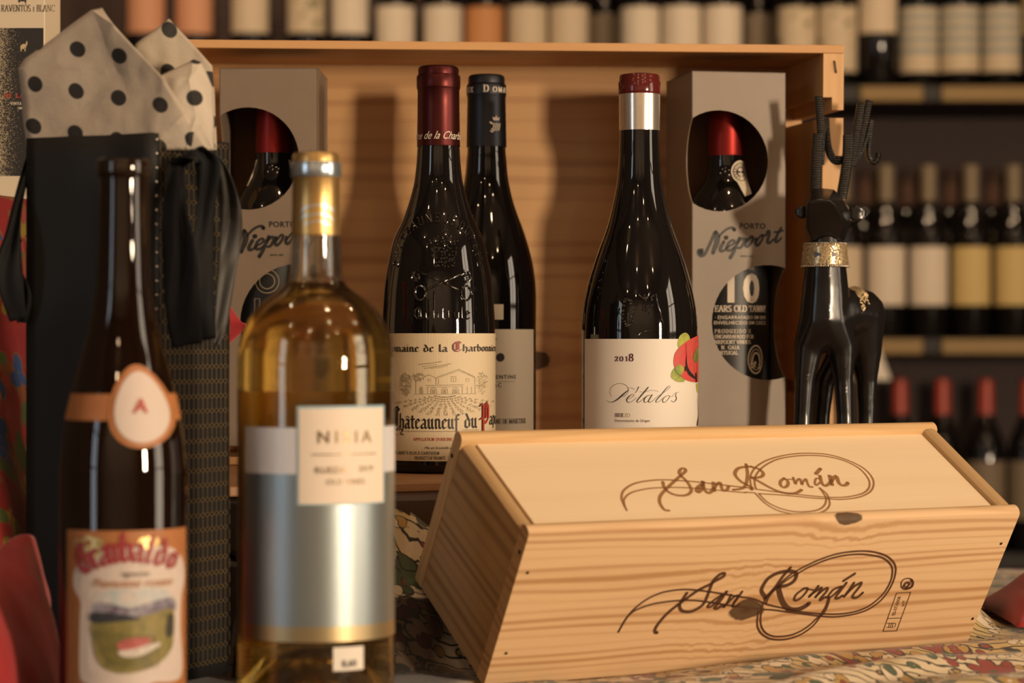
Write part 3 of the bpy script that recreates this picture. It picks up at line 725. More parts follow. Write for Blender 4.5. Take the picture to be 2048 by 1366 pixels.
# engraving of a house among vines
def cp(x, y): return (ax(760 + x / 8.533), zA(655 + y / 8.533))
E_ = []
for st, w in (('1010,830 1360,702 1620,830', .5), ('1000,850 1360,725 1630,850', .3), ('1620,835 1630,1110', .4), ('1030,860 1030,950', .4), ('990,850 990,950', .4), ('640,905 870,792 1000,850', .5), ('655,900 655,1100', .3),
              ('830,972 1430,960', .55), ('850,1000 1420,990', .35), ('630,1115 1650,1112', .4), ('1240,820 1240,910 1315,910 1315,820 1240,820', .35), ('1278,820 1278,910', .3), ('1480,860 1480,905 1530,905 1530,860 1480,860', .3),
              ('860,870 860,905 900,905 900,860 860,870', .3), ('850,1000 850,1110', .35), ('1420,990 1420,1110', .35), ('1500,1000 1500,1110', .3), ('1570,1000 1570,1110', .3),
              ('700,620 880,603 1070,575', .7), ('760,660 900,640 1000,622', .4), ('800,690 1000,655 1230,608', .7), ('900,690 1060,672 1180,640', .4)):
    E_ += brush([cp(*q) for q in S(st)[0]], w * 1e-3, smooth=False)
for cx in (950, 1130, 1310):
    E_ += brush([cp(*q) for q in [(cx - 50, 1110)] + arc(cx, 1060, 50, 55, 180, 0, 8)[::1] and [(cx - 50, 1110), (cx - 50, 1055), (cx - 30, 1020), (cx, 1008), (cx + 30, 1020), (cx + 50, 1055), (cx + 50, 1110)]], .4e-3)
    E_.append([cp(cx - 34, 1108), cp(cx + 30, 1108), cp(cx + 28, 1050), cp(cx, 1030), cp(cx - 30, 1050)])
E_.append([cp(715, 1108), cp(775, 1108), cp(770, 1010), cp(745, 990), cp(718, 1015)])
rnd = random.Random(3)
def scrib(cx, cy, rx, ry, n, l=22, w=.26):
    for _ in range(n):
        a = rnd.uniform(0, 6.28); q = math.sqrt(rnd.random()); x = cx + rx * q * math.cos(a); y = cy + ry * q * math.sin(a)
        b = rnd.uniform(0, 6.28); dx, dy = l * math.cos(b), l * .7 * math.sin(b)
        E_.extend(brush([cp(x - dx, y - dy), cp(x + dx * .2, y - dy * .4 - 6), cp(x + dx, y + dy)], w * 1e-3, 3))
scrib(480, 960, 100, 190, 150); scrib(700, 840, 110, 70, 50); scrib(1740, 940, 90, 190, 90, w=.2)
for k in range(13):
    ex = 380 + k * 128; ey = 1250 + 220 * math.sin(math.pi * (k + .5) / 13)
    for j in range(9):
        u = (j + 1) / 9; x = 1130 + (ex - 1130) * u + (ex - 1130) * .1; y = 1130 + (ey - 1130) * u
        scrib(x, y, 34 * u + 6, 16 * u + 4, 5, l=10 + 12 * u, w=.24)
mobj('engraving', on_cyl(E_, fA, 0, 0, .0005), M_GREYINK, lA)
# the appellation name
cyl(lA, fA, fit_black('hateauneuf', .0066, ax(921) - ax(805)), ax(805), zA(853), M_INK)
cyl(lA, fA, fit_black('du', .0066, ax(955.5) - ax(931.5)), ax(931.5), zA(852), M_INK)
cyl(lA, fA, brush([(0, 0), (.0014, .0012), (.0028, 0)], .0005, smooth=False), ax(817), zA(832), M_INK)
cyl(lA, fA, fit_black('C', .0108, ax(806) - ax(789)), ax(789), zA(857), M_INK)
cyl(lA, fA, brush([(0, .006), (0, 0), (.0012, -.003), (.004, -.0035)], [.0012, .0014, .0014, .0004]), ax(792), zA(856), M_REDINK, .0009)
cyl(lA, fA, fit_black('P', .0098, ax(978) - ax(958)), ax(958), zA(849), M_INK, .0005)
cyl(lA, fA, fit_black('P', .0096, ax(977.5) - ax(959.5), pen=.16), ax(959.5), zA(849), M_REDINK, .0009)
cyl(lA, fA, fit_black('ape', .0058, 1.49 * RA - ax(978)), ax(978), zA(847), M_INK)
cyl(lA, fA, [[(0, 0), (ax(918) - ax(811), 0), (ax(918) - ax(811), .0007), (0, .0007)]], ax(811), zA(859.5), M_GREYINK)
cyl(lA, fA, [[(0, 0), (ax(957) - ax(927), 0), (ax(957) - ax(927), .0005), (0, .0005)]], ax(927), zA(857), M_GREYINK)
cyl(lA, fA, brush([(0, .001), (.0015, .002), (.003, .0005), (.0015, -.0015), (.004, -.002)], .0007), ax(803), zA(860), M_INK)
cyl(lA, fA, serif("APPELLATION D'ORIGINE", .0021, 'l', sx=.95), ax(832), zA(877), M_REDINK)
cyl(lA, fA, text2d('Mis en bouteille au domaine', .0019, 'l', shear=.3), ax(854), zA(893), M_INK)
cyl(lA, fA, serif('EARL MICHEL MARET & FILLES À COURTHEZON', .0021, 'l', sx=.80), ax(779), zA(904), M_INK)
cyl(lA, fA, serif('PRODUCT OF FRANCE', .0021, 'l', sx=.86), ax(834), zA(913.5), M_INK)
# raised crest in the glass: arch of letters, beaded tiara, crossed keys, words
M_EMBOSS = plain('embossed_glass', (0.010, 0.008, 0.007), 0.14, 0, IOR=2.3)
def ridge(root, rf, strokes, w, h, name, sub=1):
    V, Fc = [], []
    for st in strokes:
        st = list(st); n0 = len(V)
        for i, (x, y) in enumerate(st):
            a, b = st[max(i - 1, 0)], st[min(i + 1, len(st) - 1)]
            dx, dy = b[0] - a[0], b[1] - a[1]; l = math.hypot(dx, dy) or 1; nx, ny = -dy / l, dx / l
            for k, hh in ((-1, -.0002), (-.5, .75 * h), (.5, .75 * h), (1, -.0002)):
                X, Z = x + nx * w / 2 * k, y + ny * w / 2 * k; r = rf(Z); hh = hh * rnd.uniform(.6, 1.3) if hh > 0 else hh; an = X / r
                V.append(((r + hh) * math.sin(an), -(r + hh) * math.cos(an), Z))
        for i in range(len(st) - 1):
            for k in range(3):
                a = n0 + i * 4 + k; Fc.append((a, a + 4, a + 5, a + 1))
        Fc.append((n0, n0 + 1, n0 + 2, n0 + 3)); e = n0 + (len(st) - 1) * 4; Fc.append((e + 3, e + 2, e + 1, e))
    o = mobj(name, (V, Fc), M_EMBOSS, root, False); return recalc(o)
def dots(root, rf, pts, r, name):
    vs = []
    for x, y in pts:
        rr = rf(y); a = x / rr; vs.append(ico(((rr) * math.sin(a), -(rr) * math.cos(a), y), r * rnd.uniform(.8, 1.2), 1))
    return mobj(name, join(*vs), M_EMBOSS, root, False)
gpx = lambda x, y: ((x - 882) / sA, zA(y))       # crest drawn about its own axis
arch, letters = [], 'CHATEAUNEUFDUPAPE'
for i, ch in enumerate(letters):
    a = math.radians(172 - 164 * i / (len(letters) - 1)); cx, cy = 882 + 88 * math.cos(a), 545 - 98 * math.sin(a)
    w_, sts = SERIF[ch]; an = a - math.pi / 2; c_, s_ = math.cos(an), math.sin(an)
    for q in sts:
        arch.append([gpx(cx + ((u - .35) * 15) * c_ + (v_ * 17) * -s_ * 1.0, cy - (((u - .35) * 15) * s_ + (v_ * 17) * c_)) for u, v_ in q])
ridge(rA, fA, arch, .0013, .0013, 'raised_lettering')
bead = []
for j in range(9):
    y = 478 + j * 7.0; hw_ = 30 - j * 1.3 - (6 if j == 0 else 0)
    for k in range(9 if j else 5):
        if rnd.random() < .85: bead.append(gpx(882 + 14 + (k - (4 if j else 2)) * hw_ / 4.2 + rnd.uniform(-1.5, 1.5), y + rnd.uniform(-2, 2)))
bead += [gpx(896 + math.cos(a) * 5, 463 + math.sin(a) * 5) for a in (0, 1.2, 2.5, 3.8, 5)] + [gpx(896, 455 + 8 * k) for k in range(3)]
dots(rA, fA, bead, .00125, 'raised_tiara')
keys = [[gpx(843, 546), gpx(870, 556), gpx(892, 566), gpx(925, 582)], [gpx(940, 548), gpx(915, 558), gpx(892, 568), gpx(862, 582)]]
keys += [[gpx(x, y) for x, y in arc(849, 588, 11, 14, 0, 360, 18)], [gpx(x, y) for x, y in arc(942, 588, 11, 14, 0, 360, 18)], [gpx(838, 545), gpx(832, 560), gpx(845, 566)], [gpx(946, 545), gpx(952, 560), gpx(938, 566)]]
ridge(rA, fA, [catmull(k, 4) for k in keys], .0018, .0015, 'raised_keys')
dots(rA, fA, [gpx(836 + rnd.uniform(-6, 12), 552 + rnd.uniform(-8, 12)) for _ in range(14)] + [gpx(944 + rnd.uniform(-8, 8), 552 + rnd.uniform(-8, 12)) for _ in range(12)], .0010, 'raised_key_bits')
cw, w_ = layout(BLACK, 'Controle', .1)
ridge(rA, fA, [[((x / w_ - .5) * .041 + .0045, zA(639) + y * .0056) for x, y in q] for q in cw], .0013, .0013, 'raised_lettering')

# --- bottle standing further back with the black foil
d = 1.85; by = 683 + .0818 * FPX / d
rB, fB, sB, RB = glass_bottle('wine_bottle', 'dark wine bottle with black foil, half hidden behind the crested bottle', 973, d, by,
    [(99, 880), (99, 800), (99, 660), (99, 580), (93, 530), (84, 493), (73, 458), (55, 408), (44, 360), (40, 320), (38, 290), (36, 180)], M_BLACKGLASS)
M_BLACKFOIL = foil('black_foil', (0.035, 0.035, 0.042), 0.42)
cB = capsule(rB, sB, by, [(40.4, 294.5), (40, 292), (38.6, 220), (38.2, 195), (39.3, 192), (39.6, 189), (39.4, 172), (38.4, 169.5), (36.6, 168), (36.6, 158), (35.2, 153), (31, 150.5), (10, 150)], M_BLACKFOIL)
zB = lambda y: (by - y) / sB; bx = arcx(973, 99, RB)
fc = rfun([(40 / sB, zB(292)), (38.6 / sB, zB(220)), (39.5 / sB, zB(190)), (39.4 / sB, zB(172))])
cyl(cB, fc, serif('D', .0052, 'l', weight=.2), -.002, zB(187.5), M_WHITEINK)
cyl(cB, fc, serif('OMAINE', .0040, 'l', weight=.22, track=.32), .0050, zB(187.5), M_WHITEINK)
cyl(cB, fc, serif('MARCOUX', .0040, 'r', weight=.2, track=.2), -.0105, zB(187.5), M_WHITEINK)
cr_ = []
for k in range(4): cr_ += brush([(.0062 + k * .0017, .0012 + .0002 * k), (.0078 + k * .0016, .0068)], .0009, smooth=False)
cr_ += [[(.0068, .0092), (.0062, .0118), (.0082, .0112), (.0092, .0132), (.0102, .0112), (.0122, .0118), (.0116, .0092)]] + brush([(.0046, .0076), (.0062, .0066)], .0014) + brush([(.0046, .0012), (.006, .0002), (.0068, .0018), (.0054, .0026)], .0007)
cyl(cB, fc, cr_, -.0016, zB(268), M_WHITEINK)
lB = mobj('label', wrap_patch(fB, zB(878), zB(659), -1.0 * RB, 1.22 * RB, n=44), M_CREAM, rB, True)
mobj('date_sticker', wrap_patch(fB, zB(640), zB(610), bx(978), bx(1007), n=6), M_CREAM, rB, True)
c0 = bx(1001)
cyl(lB, fB, [disc(0, 0, .0032, 20)], c0, zB(714), M_INK)
cyl(lB, fB, text2d('2014', .0020), c0 - .0055, zB(681), M_INK)
cyl(lB, fB, text2d('LORENTINE', .0030, bold=.01, track=1.25), c0, zB(756), M_INK)
cyl(lB, fB, text2d('LIRAC', .0030, bold=.01, track=1.35), c0 - .006, zB(772), M_INK)
cyl(lB, fB, [[(-.012, 0), (.012, 0), (.012, .0002), (-.012, .0002)]], c0, zB(762), M_INK)
cyl(lB, fB, serif('DOMAINE DE MARCOUX', .0036, 'r', sx=.78), bx(1050), zB(844), M_INK)

# --- bottle with the flower label
d = 1.715; by = 683 + .0928 * FPX / d
rC, fC, sC, RC = glass_bottle('wine_bottle', 'dark wine bottle with dark red cap, silver neck band and a painted rose label', 1279, d, by,
    [(116, 925), (116, 800), (116, 680), (115, 640), (110, 598), (97, 546), (80, 494), (62, 443), (47, 376), (42, 332), (40, 290), (39.5, 262), (39, 200), (38, 165)], M_BLACKGLASS)
capsule(rC, sC, by, [(40.8, 262), (40.9, 255), (41.2, 200), (41.0, 189)], foil('silver_band', (0.72, 0.66, 0.58), 0.22), 'neck_band')
cC = capsule(rC, sC, by, [(41.2, 189.5), (42.2, 188), (42.6, 184), (42.4, 166), (41.2, 163.5), (40.4, 162), (40.2, 155), (38.8, 150.5), (34, 149), (20, 150.5), (6, 150.5)], plain('dark_red_wax', (0.10, 0.012, 0.010), 0.16))
zC = lambda y: (by - y) / sC; cx_ = arcx(1279, 116, RC)
lC = mobj('label', wrap_patch(fC, zC(890), zC(678), cx_(1169), 1.56 * RC, n=50), M_WHITEPAPER, rC, True, label='off-white paper label with a painted rose at its edge')
def pp(x, y): return (cx_(1190 + x / 6.83), zC(660 + y / 6.83))
def PB(s, ws):
    k = .000146 / 2.819 * 1e-0 if False else 1 / 6.83 / sC
    return brush([pp(*q) for q in S(s)[0]], [w * k for w in ws] if isinstance(ws, (list, tuple)) else ws * k)
L_ = []
L_ += PB('205,895 183,840 200,770 262,726 335,718 400,750 424,805 395,860 352,890 325,878', 4)
L_ += PB('430,800 390,830 330,885 280,930 220,965 170,962 140,940', [5, 12, 17, 15, 8, 4, 3]); L_ += PB('405,782 460,775 502,797', 4)
L_ += PB('420,925 470,900 495,872 470,862 420,900 400,940 420,967 470,955 530,900', [3, 3, 5, 5, 12, 12, 7, 4, 3]); L_ += PB('555,762 535,810 508,846', [11, 7, 2])
L_ += PB('682,768 600,865 540,940 535,965 572,960 640,900', [13, 14, 12, 8, 4, 3]); L_ += PB('570,825 640,830 720,806 822,822', 3)
L_ += PB('722,870 670,882 630,925 632,965 670,958 725,882', [4, 8, 12, 9, 4, 3]); L_ += PB('735,868 690,940 692,966 732,955 792,898', [12, 12, 8, 4, 3])
L_ += PB('790,900 900,830 972,772 968,752 930,775 860,860 790,940 786,965 822,960 875,915', [3, 3, 4, 4, 9, 14, 12, 8, 4, 3])
L_ += PB('935,878 885,915 875,958 908,967 960,912 962,880 935,880', [4, 10, 12, 6, 6, 6, 4]); L_ += PB('960,882 1000,895 1040,850 1100,835', 3); L_ += PB('1062,842 1052,880 1062,925 1025,966 990,948', [5, 11, 12, 6, 6])
mobj('lettering', on_cyl(L_, fC), M_INK, lC)
cyl(lC, fC, [[(x, y * .75 if i < 3 else y) for x, y in p] for i, st in enumerate(('2', '0', '1', '8')) for p in mv(serif(st, .0052 if i == 3 else .0044, 'l', weight=.17, sx=1.1), [0, .0036, .0078, .0102][i])], pp(245, 0)[0], zC(721.5), plain('plum_ink', (0.08, 0.015, 0.03), .5))
cyl(lC, fC, serif('BIER', .0026, 'l'), pp(247, 0)[0], zC(830.5), M_BROWNINK); cyl(lC, fC, serif('ZO', .0026, 'l', weight=.1), pp(372, 0)[0], zC(830.5), M_GREYINK)
cyl(lC, fC, text2d('Denominación de Origen', .0019, 'l', sx=.92), pp(247, 0)[0], zC(840), M_BROWNINK)
def blob(s, mat, off, name): 
    pts = catmull([pp(*q) for q in S(s)[0]], 5, True)
    c = (sum(p[0] for p in pts) / len(pts), sum(p[1] for p in pts) / len(pts))
    return mobj(name, on_cyl([[c, a, b] for a, b in zip(pts, pts[1:] + pts[:1])], fC, 0, 0, off), mat, lC)
def paint(name, a, b):
    t = NT(name); v = t.coord(); n = t.noise(v, 160, 4, .65); return t.base(t.mix(t.ramp(n, [(.35, 0.0), (.65, 1.0)]), a, b), .55)
M_ROSE = paint('rose_paint', (0.62, 0.05, 0.055), (0.50, 0.09, 0.06)); M_LEAFY = paint('leaf_paint', (0.42, 0.42, 0.07), (0.20, 0.26, 0.05)); M_LEAFD = paint('dark_leaf_paint', (0.10, 0.13, 0.03), (0.24, 0.22, 0.06))
blob('1078,180 1110,80 1190,38 1250,90 1240,150 1150,200 1095,238', M_LEAFY, .0005, 'painted_leaf')
blob('985,610 1010,540 1080,480 1160,540 1185,680 1120,702 1060,690 1000,650', M_LEAFY, .0005, 'painted_leaf')
blob('1022,420 1050,300 1150,195 1290,110 1395,70 1460,120 1490,400 1450,640 1395,705 1300,705 1190,670 1100,600 1040,510', M_ROSE, .0007, 'painted_rose')
blob('1298,380 1355,232 1388,350 1345,445', M_LEAFD, .0009, 'painted_leaf'); blob('1045,510 1100,465 1165,520 1120,605 1060,570', M_LEAFY, .0009, 'painted_leaf')
blob('1352,740 1385,720 1390,800 1370,850', M_LEAFY, .0005, 'painted_leaf')
R_ = PB('1190,190 1197,330 1195,430 1205,510 1245,585 1310,640 1340,660', [6, 8, 26, 44, 54, 34, 20]) + PB('1357,440 1355,600 1345,685', [8, 14, 44]) + PB('1178,500 1180,545', [14, 24]) + PB('1340,600 1345,690', 48)
mobj('painted_stem', on_cyl(R_, fC, 0, 0, .0011), M_INK, lC)
R_ = PB('1394,740 1385,860 1375,960 1385,1060 1390,1150 1370,1280', [10, 16, 20, 34, 44, 60])
mobj('painted_stem', on_cyl(R_, fC, 0, 0, .0008), M_BROWNINK, lC)
# raised wreath in the glass
gC = lambda x, y: ((x - 1279) / sC, zC(y))
dots(rC, fC, [gC(1250 + 11 * math.cos(a) + rnd.uniform(-2, 2), 625 + 26 * math.sin(a) + rnd.uniform(-2, 2)) for a in [i * .33 for i in range(19)]] + [gC(1290 + rnd.uniform(-10, 10), 605 + rnd.uniform(-16, 24)) for _ in range(16)], .0012, 'raised_crest')
ridge(rC, fC, [catmull([gC(1305, 590), gC(1312, 620), gC(1320, 650)], 4), catmull([gC(1270, 590), gC(1285, 600), gC(1294, 585)], 4), catmull([gC(1268, 672), gC(1280, 664), gC(1296, 662)], 4)], .0016, .0014, 'raised_crest')

# --- white wine in clear glass, nearest the camera
def see_through(t, col, f):
    """let part of the light pass straight through the glass so that it reaches what is behind"""
    tr_ = t.n('BsdfTransparent'); t.set(tr_.inputs[0], col); mx = t.n('MixShader'); mx.inputs[0].default_value = f
    out = [q for q in t.t.nodes if q.bl_idname == 'ShaderNodeOutputMaterial'][0]
    t.t.links.new(t.b.outputs[0], mx.inputs[1]); t.t.links.new(tr_.outputs[0], mx.inputs[2]); t.t.links.new(mx.outputs[0], out.inputs[0])
d = 1.32; by = 683 + .2085 * FPX / d
s = FPX / d; RN = 156.5 / s
loc = ((632 - 1024) / s, d, CAMZ - (by - 683) / s)
nis = thing('white_wine_bottle', 'clear bottle of golden white wine with a silver blue label and price sticker', 'bottle', loc)
zN = lambda y: (by - y) / s
outer = [(156.5, 1420), (156.5, 1200), (156.5, 900), (156.5, 735), (154, 700), (148, 668), (133, 636), (108, 606), (78, 584), (59, 567), (52, 545), (49.5, 500), (48, 440), (46, 360), (45, 340), (44, 325)]
outer = catmull([(h / s, zN(y)) for h, y in outer], 4)
punt = [(.0002, .040), (.006, .0392), (.013, .035), (.020, .027), (.027, .016), (.032, .006), (.0355, .0012), (.0375, 0.0), (.0400, .0012), (.0420, .0045), (RN, .009)]
TH = .0028
inner = [(max(r - TH, .0002), z) for r, z in outer if z > .013]
ip = [(.0002, .0428), (.0075, .042), (.015, .0378), (.0225, .0295), (.0295, .0185), (.0342, .0098), (.0368, .0085), (RN - TH - .0008, .0105)]
shell = punt + outer + [(outer[-1][0] - .0008, outer[-1][1] + .001)] + [(r, z) for r, z in inner[::-1]] + ip[::-1]
t = NT('clear_glass'); t.base((0.97, 0.96, 0.90), 0.0, 0, Transmission_Weight=1.0, IOR=1.5); see_through(t, (0.97, 0.96, 0.90), 0.06); M_CLEAR = t.m
recalc(mobj('glass', lathe(shell, 96), M_CLEAR, nis, True))
wl = zN(566)
wine = [(.0002, .0426)] + [(r + .0002, z - .0002) for r, z in ip[1:]] + [(r + .0002, z) for r, z in inner if z < wl]
rl = wine[-1][0]; wine += [(rl, wl), (rl * .5, wl - .0003), (.0002, wl - .0003)]
t = NT('white_wine'); t.base((0.94, 0.70, 0.23), 0.0, 0, Transmission_Weight=1.0, IOR=1.34); see_through(t, (0.94, 0.72, 0.28), 0.07); M_WINE = t.m
recalc(mobj('wine', lathe(wine, 96), M_WINE, nis, True))
fN = rfun(outer)
M_GOLDFOIL = foil('gold_foil', (0.62, 0.40, 0.15), 0.33)
cN = mobj('capsule', lathe([(h / s, zN(y)) for h, y in ((49.2, 471), (48.8, 468), (47.6, 420), (47, 358), (49.4, 354))], 56), M_GOLDFOIL, nis, 35.0)
mobj('capsule_ring', lathe([(h / s, zN(y)) for h, y in ((49.4, 355), (50.4, 353), (50.6, 329), (49.6, 326))], 56), foil('silver_blue_ring', (0.52, 0.60, 0.66), 0.22), cN, 35.0)
mobj('capsule_top', lathe([(h / s, zN(y)) for h, y in ((49.6, 326.5), (46.6, 324), (46.2, 313), (44, 308), (38, 306), (8, 305.5))], 56), M_GOLDFOIL, cN, 35.0)
fcp = rfun([(47.6 / s, zN(420)), (47 / s, zN(358))])
em = brush([(-.009, 0), (-.004, .0035), (.004, .004), (.011, .001)], .0012) + brush([(-.009, -.003), (-.003, -.001), (.005, -.001), (.010, -.004)], .0012) + brush([(-.006, -.006), (.001, -.0045), (.008, -.0065)], .0010)
mobj('emblem', on_cyl(em, fcp, .001, zN(428), .0005), foil('emblem_foil', (0.55, 0.58, 0.56), .3), cN)
t = NT('woven_foil_label'); v = t.coord(); x_, y_, z_ = t.sep(v)
an = t.math('MULTIPLY', t.math('ARCTAN2', x_, t.math('MULTIPLY', y_, -1.0)), RN)
dots_ = t.math('MULTIPLY', t.math('SINE', t.math('MULTIPLY', t.math('ADD', an, z_), 3600.0)), t.math('SINE', t.math('MULTIPLY', t.math('SUBTRACT', an, z_), 3600.0)))
wv = t.ramp(t.math('MULTIPLY_ADD', dots_, 0.5, 0.5), [(0.35, (0.20, 0.29, 0.34)), (0.65, (0.46, 0.46, 0.43))])
zb0, zb1 = zN(1236), zN(940)
band = t.math('GREATER_THAN', z_, zb1); low = t.math('LESS_THAN', z_, zb0)
col = t.mix(band, wv, (0.66, 0.66, 0.68)); col = t.mix(low, col, (0.46, 0.36, 0.20))
t.base(col, 0.36, t.math('MULTIPLY_ADD', band, -0.75, 0.85)); t.bump(dots_, 0.1, 0.0002); M_WOVEN = t.m
lN = mobj('label', wrap_patch(fN, zN(1266), zN(850), -1.0 * RN, 1.62 * RN, n=60), M_WOVEN, nis, True, label='silver blue woven-look foil label')
M_BACKGOLD = paper('gold_back_label', (0.72, 0.48, 0.19), 0.45)
mobj('back_label', wrap_patch(fN, zN(1300), zN(785), 1.95 * RN, 4.6 * RN, n=60), M_BACKGOLD, nis, True)
nx = arcx(632, 156.5, RN)
M_BLUEEDGE = plain('blue_label_edge', (0.32, 0.48, 0.54), .5)
tg = mobj('name_tag', wrap_patch(fN, zN(1000), zN(808), nx(608), nx(770), off=.0007, n=26), M_BLUEEDGE, nis, True, label='white name tag edged in pale blue')
mobj('tag_paper', wrap_patch(fN, zN(997.5), zN(813), nx(612.5), nx(767), off=.0010, n=26), paper('tag_white', (0.76, 0.64, 0.52)), tg, True)
M_GOLDINK = plain('gold_ink', (0.22, 0.15, 0.07), .35, .6)
tc = (nx(612.5) + nx(767)) / 2
cyl(tg, fN, text2d('NISIA', .0066, bold=.014, track=1.5), tc, zN(879), M_GOLDINK, .0014)
cyl(tg, fN, [[(-.0185, 0), (.0185, 0), (.0185, .0006), (-.0185, .0006)]], tc, zN(903), M_GOLDINK, .0014)
cyl(tg, fN, text2d('RUEDA', .0035, 'l', bold=.01, track=1.15), nx(643), zN(938), M_GOLDINK, .0014); cyl(tg, fN, text2d('2019', .0032, 'r', track=1.1), nx(748), zN(936), M_GOLDINK, .0014)
cyl(tg, fN, text2d('OLD VINES', .0030, track=1.1), tc, zN(960), M_GOLDINK, .0014)
ps = mobj('price_sticker', wrap_patch(fN, zN(1322), zN(1276), nx(677), nx(733), off=.0006, n=10), M_WHITEPAPER, nis, True)
cyl(ps, fN, text2d('8,60', .0036, bold=.02), (nx(677) + nx(733)) / 2, zN(1314), M_INK, .0010)

# --- slim brown bottle with the orange label
d = 1.27; by = 683 + .2085 * FPX / d
t = NT('brown_glass_clear'); t.base((0.016, 0.006, 0.003), 0.02, 0, Transmission_Weight=0.5, IOR=1.5); M_AMBER = t.m
rG, fG, sG, RG = glass_bottle('slim_wine_bottle', 'slim dark brown bottle with an orange medallion band and an orange vineyard label', 247, d, by,
    [(126, 1440), (126, 1200), (126, 980), (124.5, 920), (118, 860), (106, 800), (91, 740), (76, 684), (63, 625), (54, 560), (50, 470), (48, 400), (47.5, 362), (49, 352)], M_AMBER)
capsule(rG, sG, by, [(49, 353), (52, 350), (53, 346), (53, 328), (51.5, 322), (47, 319), (12, 318.5)], M_BROWNGLASS, 'lip')
zG = lambda y: (by - y) / sG; gx = arcx(247, 126, RG)
M_ORANGE = paint('orange_label_paint', (0.42, 0.155, 0.05), (0.36, 0.14, 0.04))
lG = mobj('label', wrap_patch(fG, zG(1425), zG(1052), gx(150), gx(372.5), n=44), M_ORANGE, rG, True, label='orange paper label with a painted vineyard')
gp = lambda x, y: (gx(140 + x / 4.065), zG(1030 + y / 4.065))
def gblob(s, mat, off, name, close=True):
    pts = catmull([gp(*q) for q in S(s)[0]], 4, True)
    # fan from the middle
    c = (sum(p[0] for p in pts) / len(pts), sum(p[1] for p in pts) / len(pts))
    return mobj(name, on_cyl([[c, a, b] for a, b in zip(pts, pts[1:] + pts[:1])], fG, 0, 0, off), mat, lG)
M_PALE = paper('pale_pink_panel', (0.60, 0.50, 0.44))
gblob('105,470 130,380 210,330 330,260 450,225 640,225 800,222 880,260 930,370 935,520 920,640 915,900 925,1150 915,1290 840,1310 740,1300 640,1355 520,1350 380,1340 250,1310 170,1270 160,1100 165,800 170,650 115,560', M_PALE, .0006, 'label_panel')
gblob('275,640 330,570 520,550 760,550 860,610 865,660 865,760 300,760', paint('painted_sky', (0.42, 0.46, 0.46), (0.60, 0.50, 0.44)), .0008, 'painted_sky')
gblob('268,760 290,660 420,665 560,700 720,660 865,640 865,760 560,790 280,810', paint('painted_hills', (0.10, 0.07, 0.11), (0.34, 0.32, 0.36)), .0010, 'painted_hills')
gblob('268,740 420,740 560,760 640,790 500,805 280,815', plain('painted_wood', (0.03, 0.03, 0.035), .6), .0013, 'painted_wood')
gblob('272,815 480,800 700,760 862,735 868,950 850,1060 760,1160 620,1210 480,1215 360,1170 300,1080 275,950', paint('painted_fields', (0.26, 0.20, 0.05), (0.16, 0.14, 0.04)), .0011, 'painted_fields')
for k in range(12):
    cyl(lG, fG, brush([gp(290 + k * 40, 880 + k * 4), gp(340 + k * 38, 1000 + k * 6), gp(400 + k * 33, 1140 + min(k * 6, 40))], .0004), 0, 0, plain('vine_row', (0.10, 0.09, 0.03), .6), .0015, 'painted_vine_row')
gblob('470,980 560,940 690,940 715,970 640,1010 500,1030', plain('painted_roof', (0.42, 0.10, 0.09), .6), .0017, 'painted_roof')
gblob('480,1040 620,1010 760,985 770,1010 640,1080 520,1085', plain('painted_house', (0.60, 0.52, 0.46), .6), .0016, 'painted_house')
gblob('820,940 825,800 850,760 862,800 860,930', plain('painted_tree', (0.04, 0.035, 0.025), .6), .0015, 'painted_tree')
M_GOLDLEAF = plain('gold_scroll', (0.60, 0.44, 0.18), .35, .7)
for (x, y, r_) in ((240, 190, 45), (290, 250, 40), (320, 190, 30), (230, 290, 30), (150, 200, 26), (700, 190, 32), (740, 180, 22), (660, 185, 22)):
    cyl(lG, fG, brush([(gp(*q)) for q in arc(x, y, r_, r_, 0, 320, 10)], .0022), 0, 0, M_GOLDLEAF, .0009, 'gold_scroll')
# arched name
tx = 'Grambaldo'
for i, ch in enumerate(tx):
    u = i / (len(tx) - 1); x = 255 + 590 * u; a = math.radians(32 - 64 * u); y = 400 - 130 * math.sin(math.pi * (.14 + .72 * u)) + 60
    pz, w_ = blackletter(ch, .0098 if ch == 'G' else .0092, 'c', .3); ca_, sa_ = math.cos(a), math.sin(a)
    g0 = gp(x, y)
    cyl(lG, fG, [[(q[0] * ca_ - q[1] * sa_, q[0] * sa_ + q[1] * ca_) for q in p_] for p_ in pz], g0[0], g0[1], plain('crimson_ink', (0.30, 0.03, 0.035), .5), .0012)
cyl(lG, fG, text2d('vigneron', .0030, shear=.3), gp(600, 0)[0], zG(1030 + 450 / 4.065), M_BROWNINK, .0012)
cyl(lG, fG, text2d('Piemonte rosato', .0046, shear=.3), gp(600, 0)[0], zG(1030 + 535 / 4.065), M_ORANGE, .0012)
nb = mobj('neck_band', wrap_patch(fG, zG(838), zG(786), -2.4 * fG(zG(812)), 1.6 * fG(zG(812)), off=.0004, n=50, m=4), M_ORANGE, rG, True)
def gegg(cx, cy, rx, ry): return [(gx_(cx + rx * math.cos(a) * (1 - .13 * math.sin(a))), zG(cy - ry * math.sin(a))) for a in [2 * math.pi * k / 40 for k in range(40)]]
def gx_(x):
    r = fG(zG(812)); return math.asin(max(-.99, min(.99, (x - 247) / (r * sG)))) * r
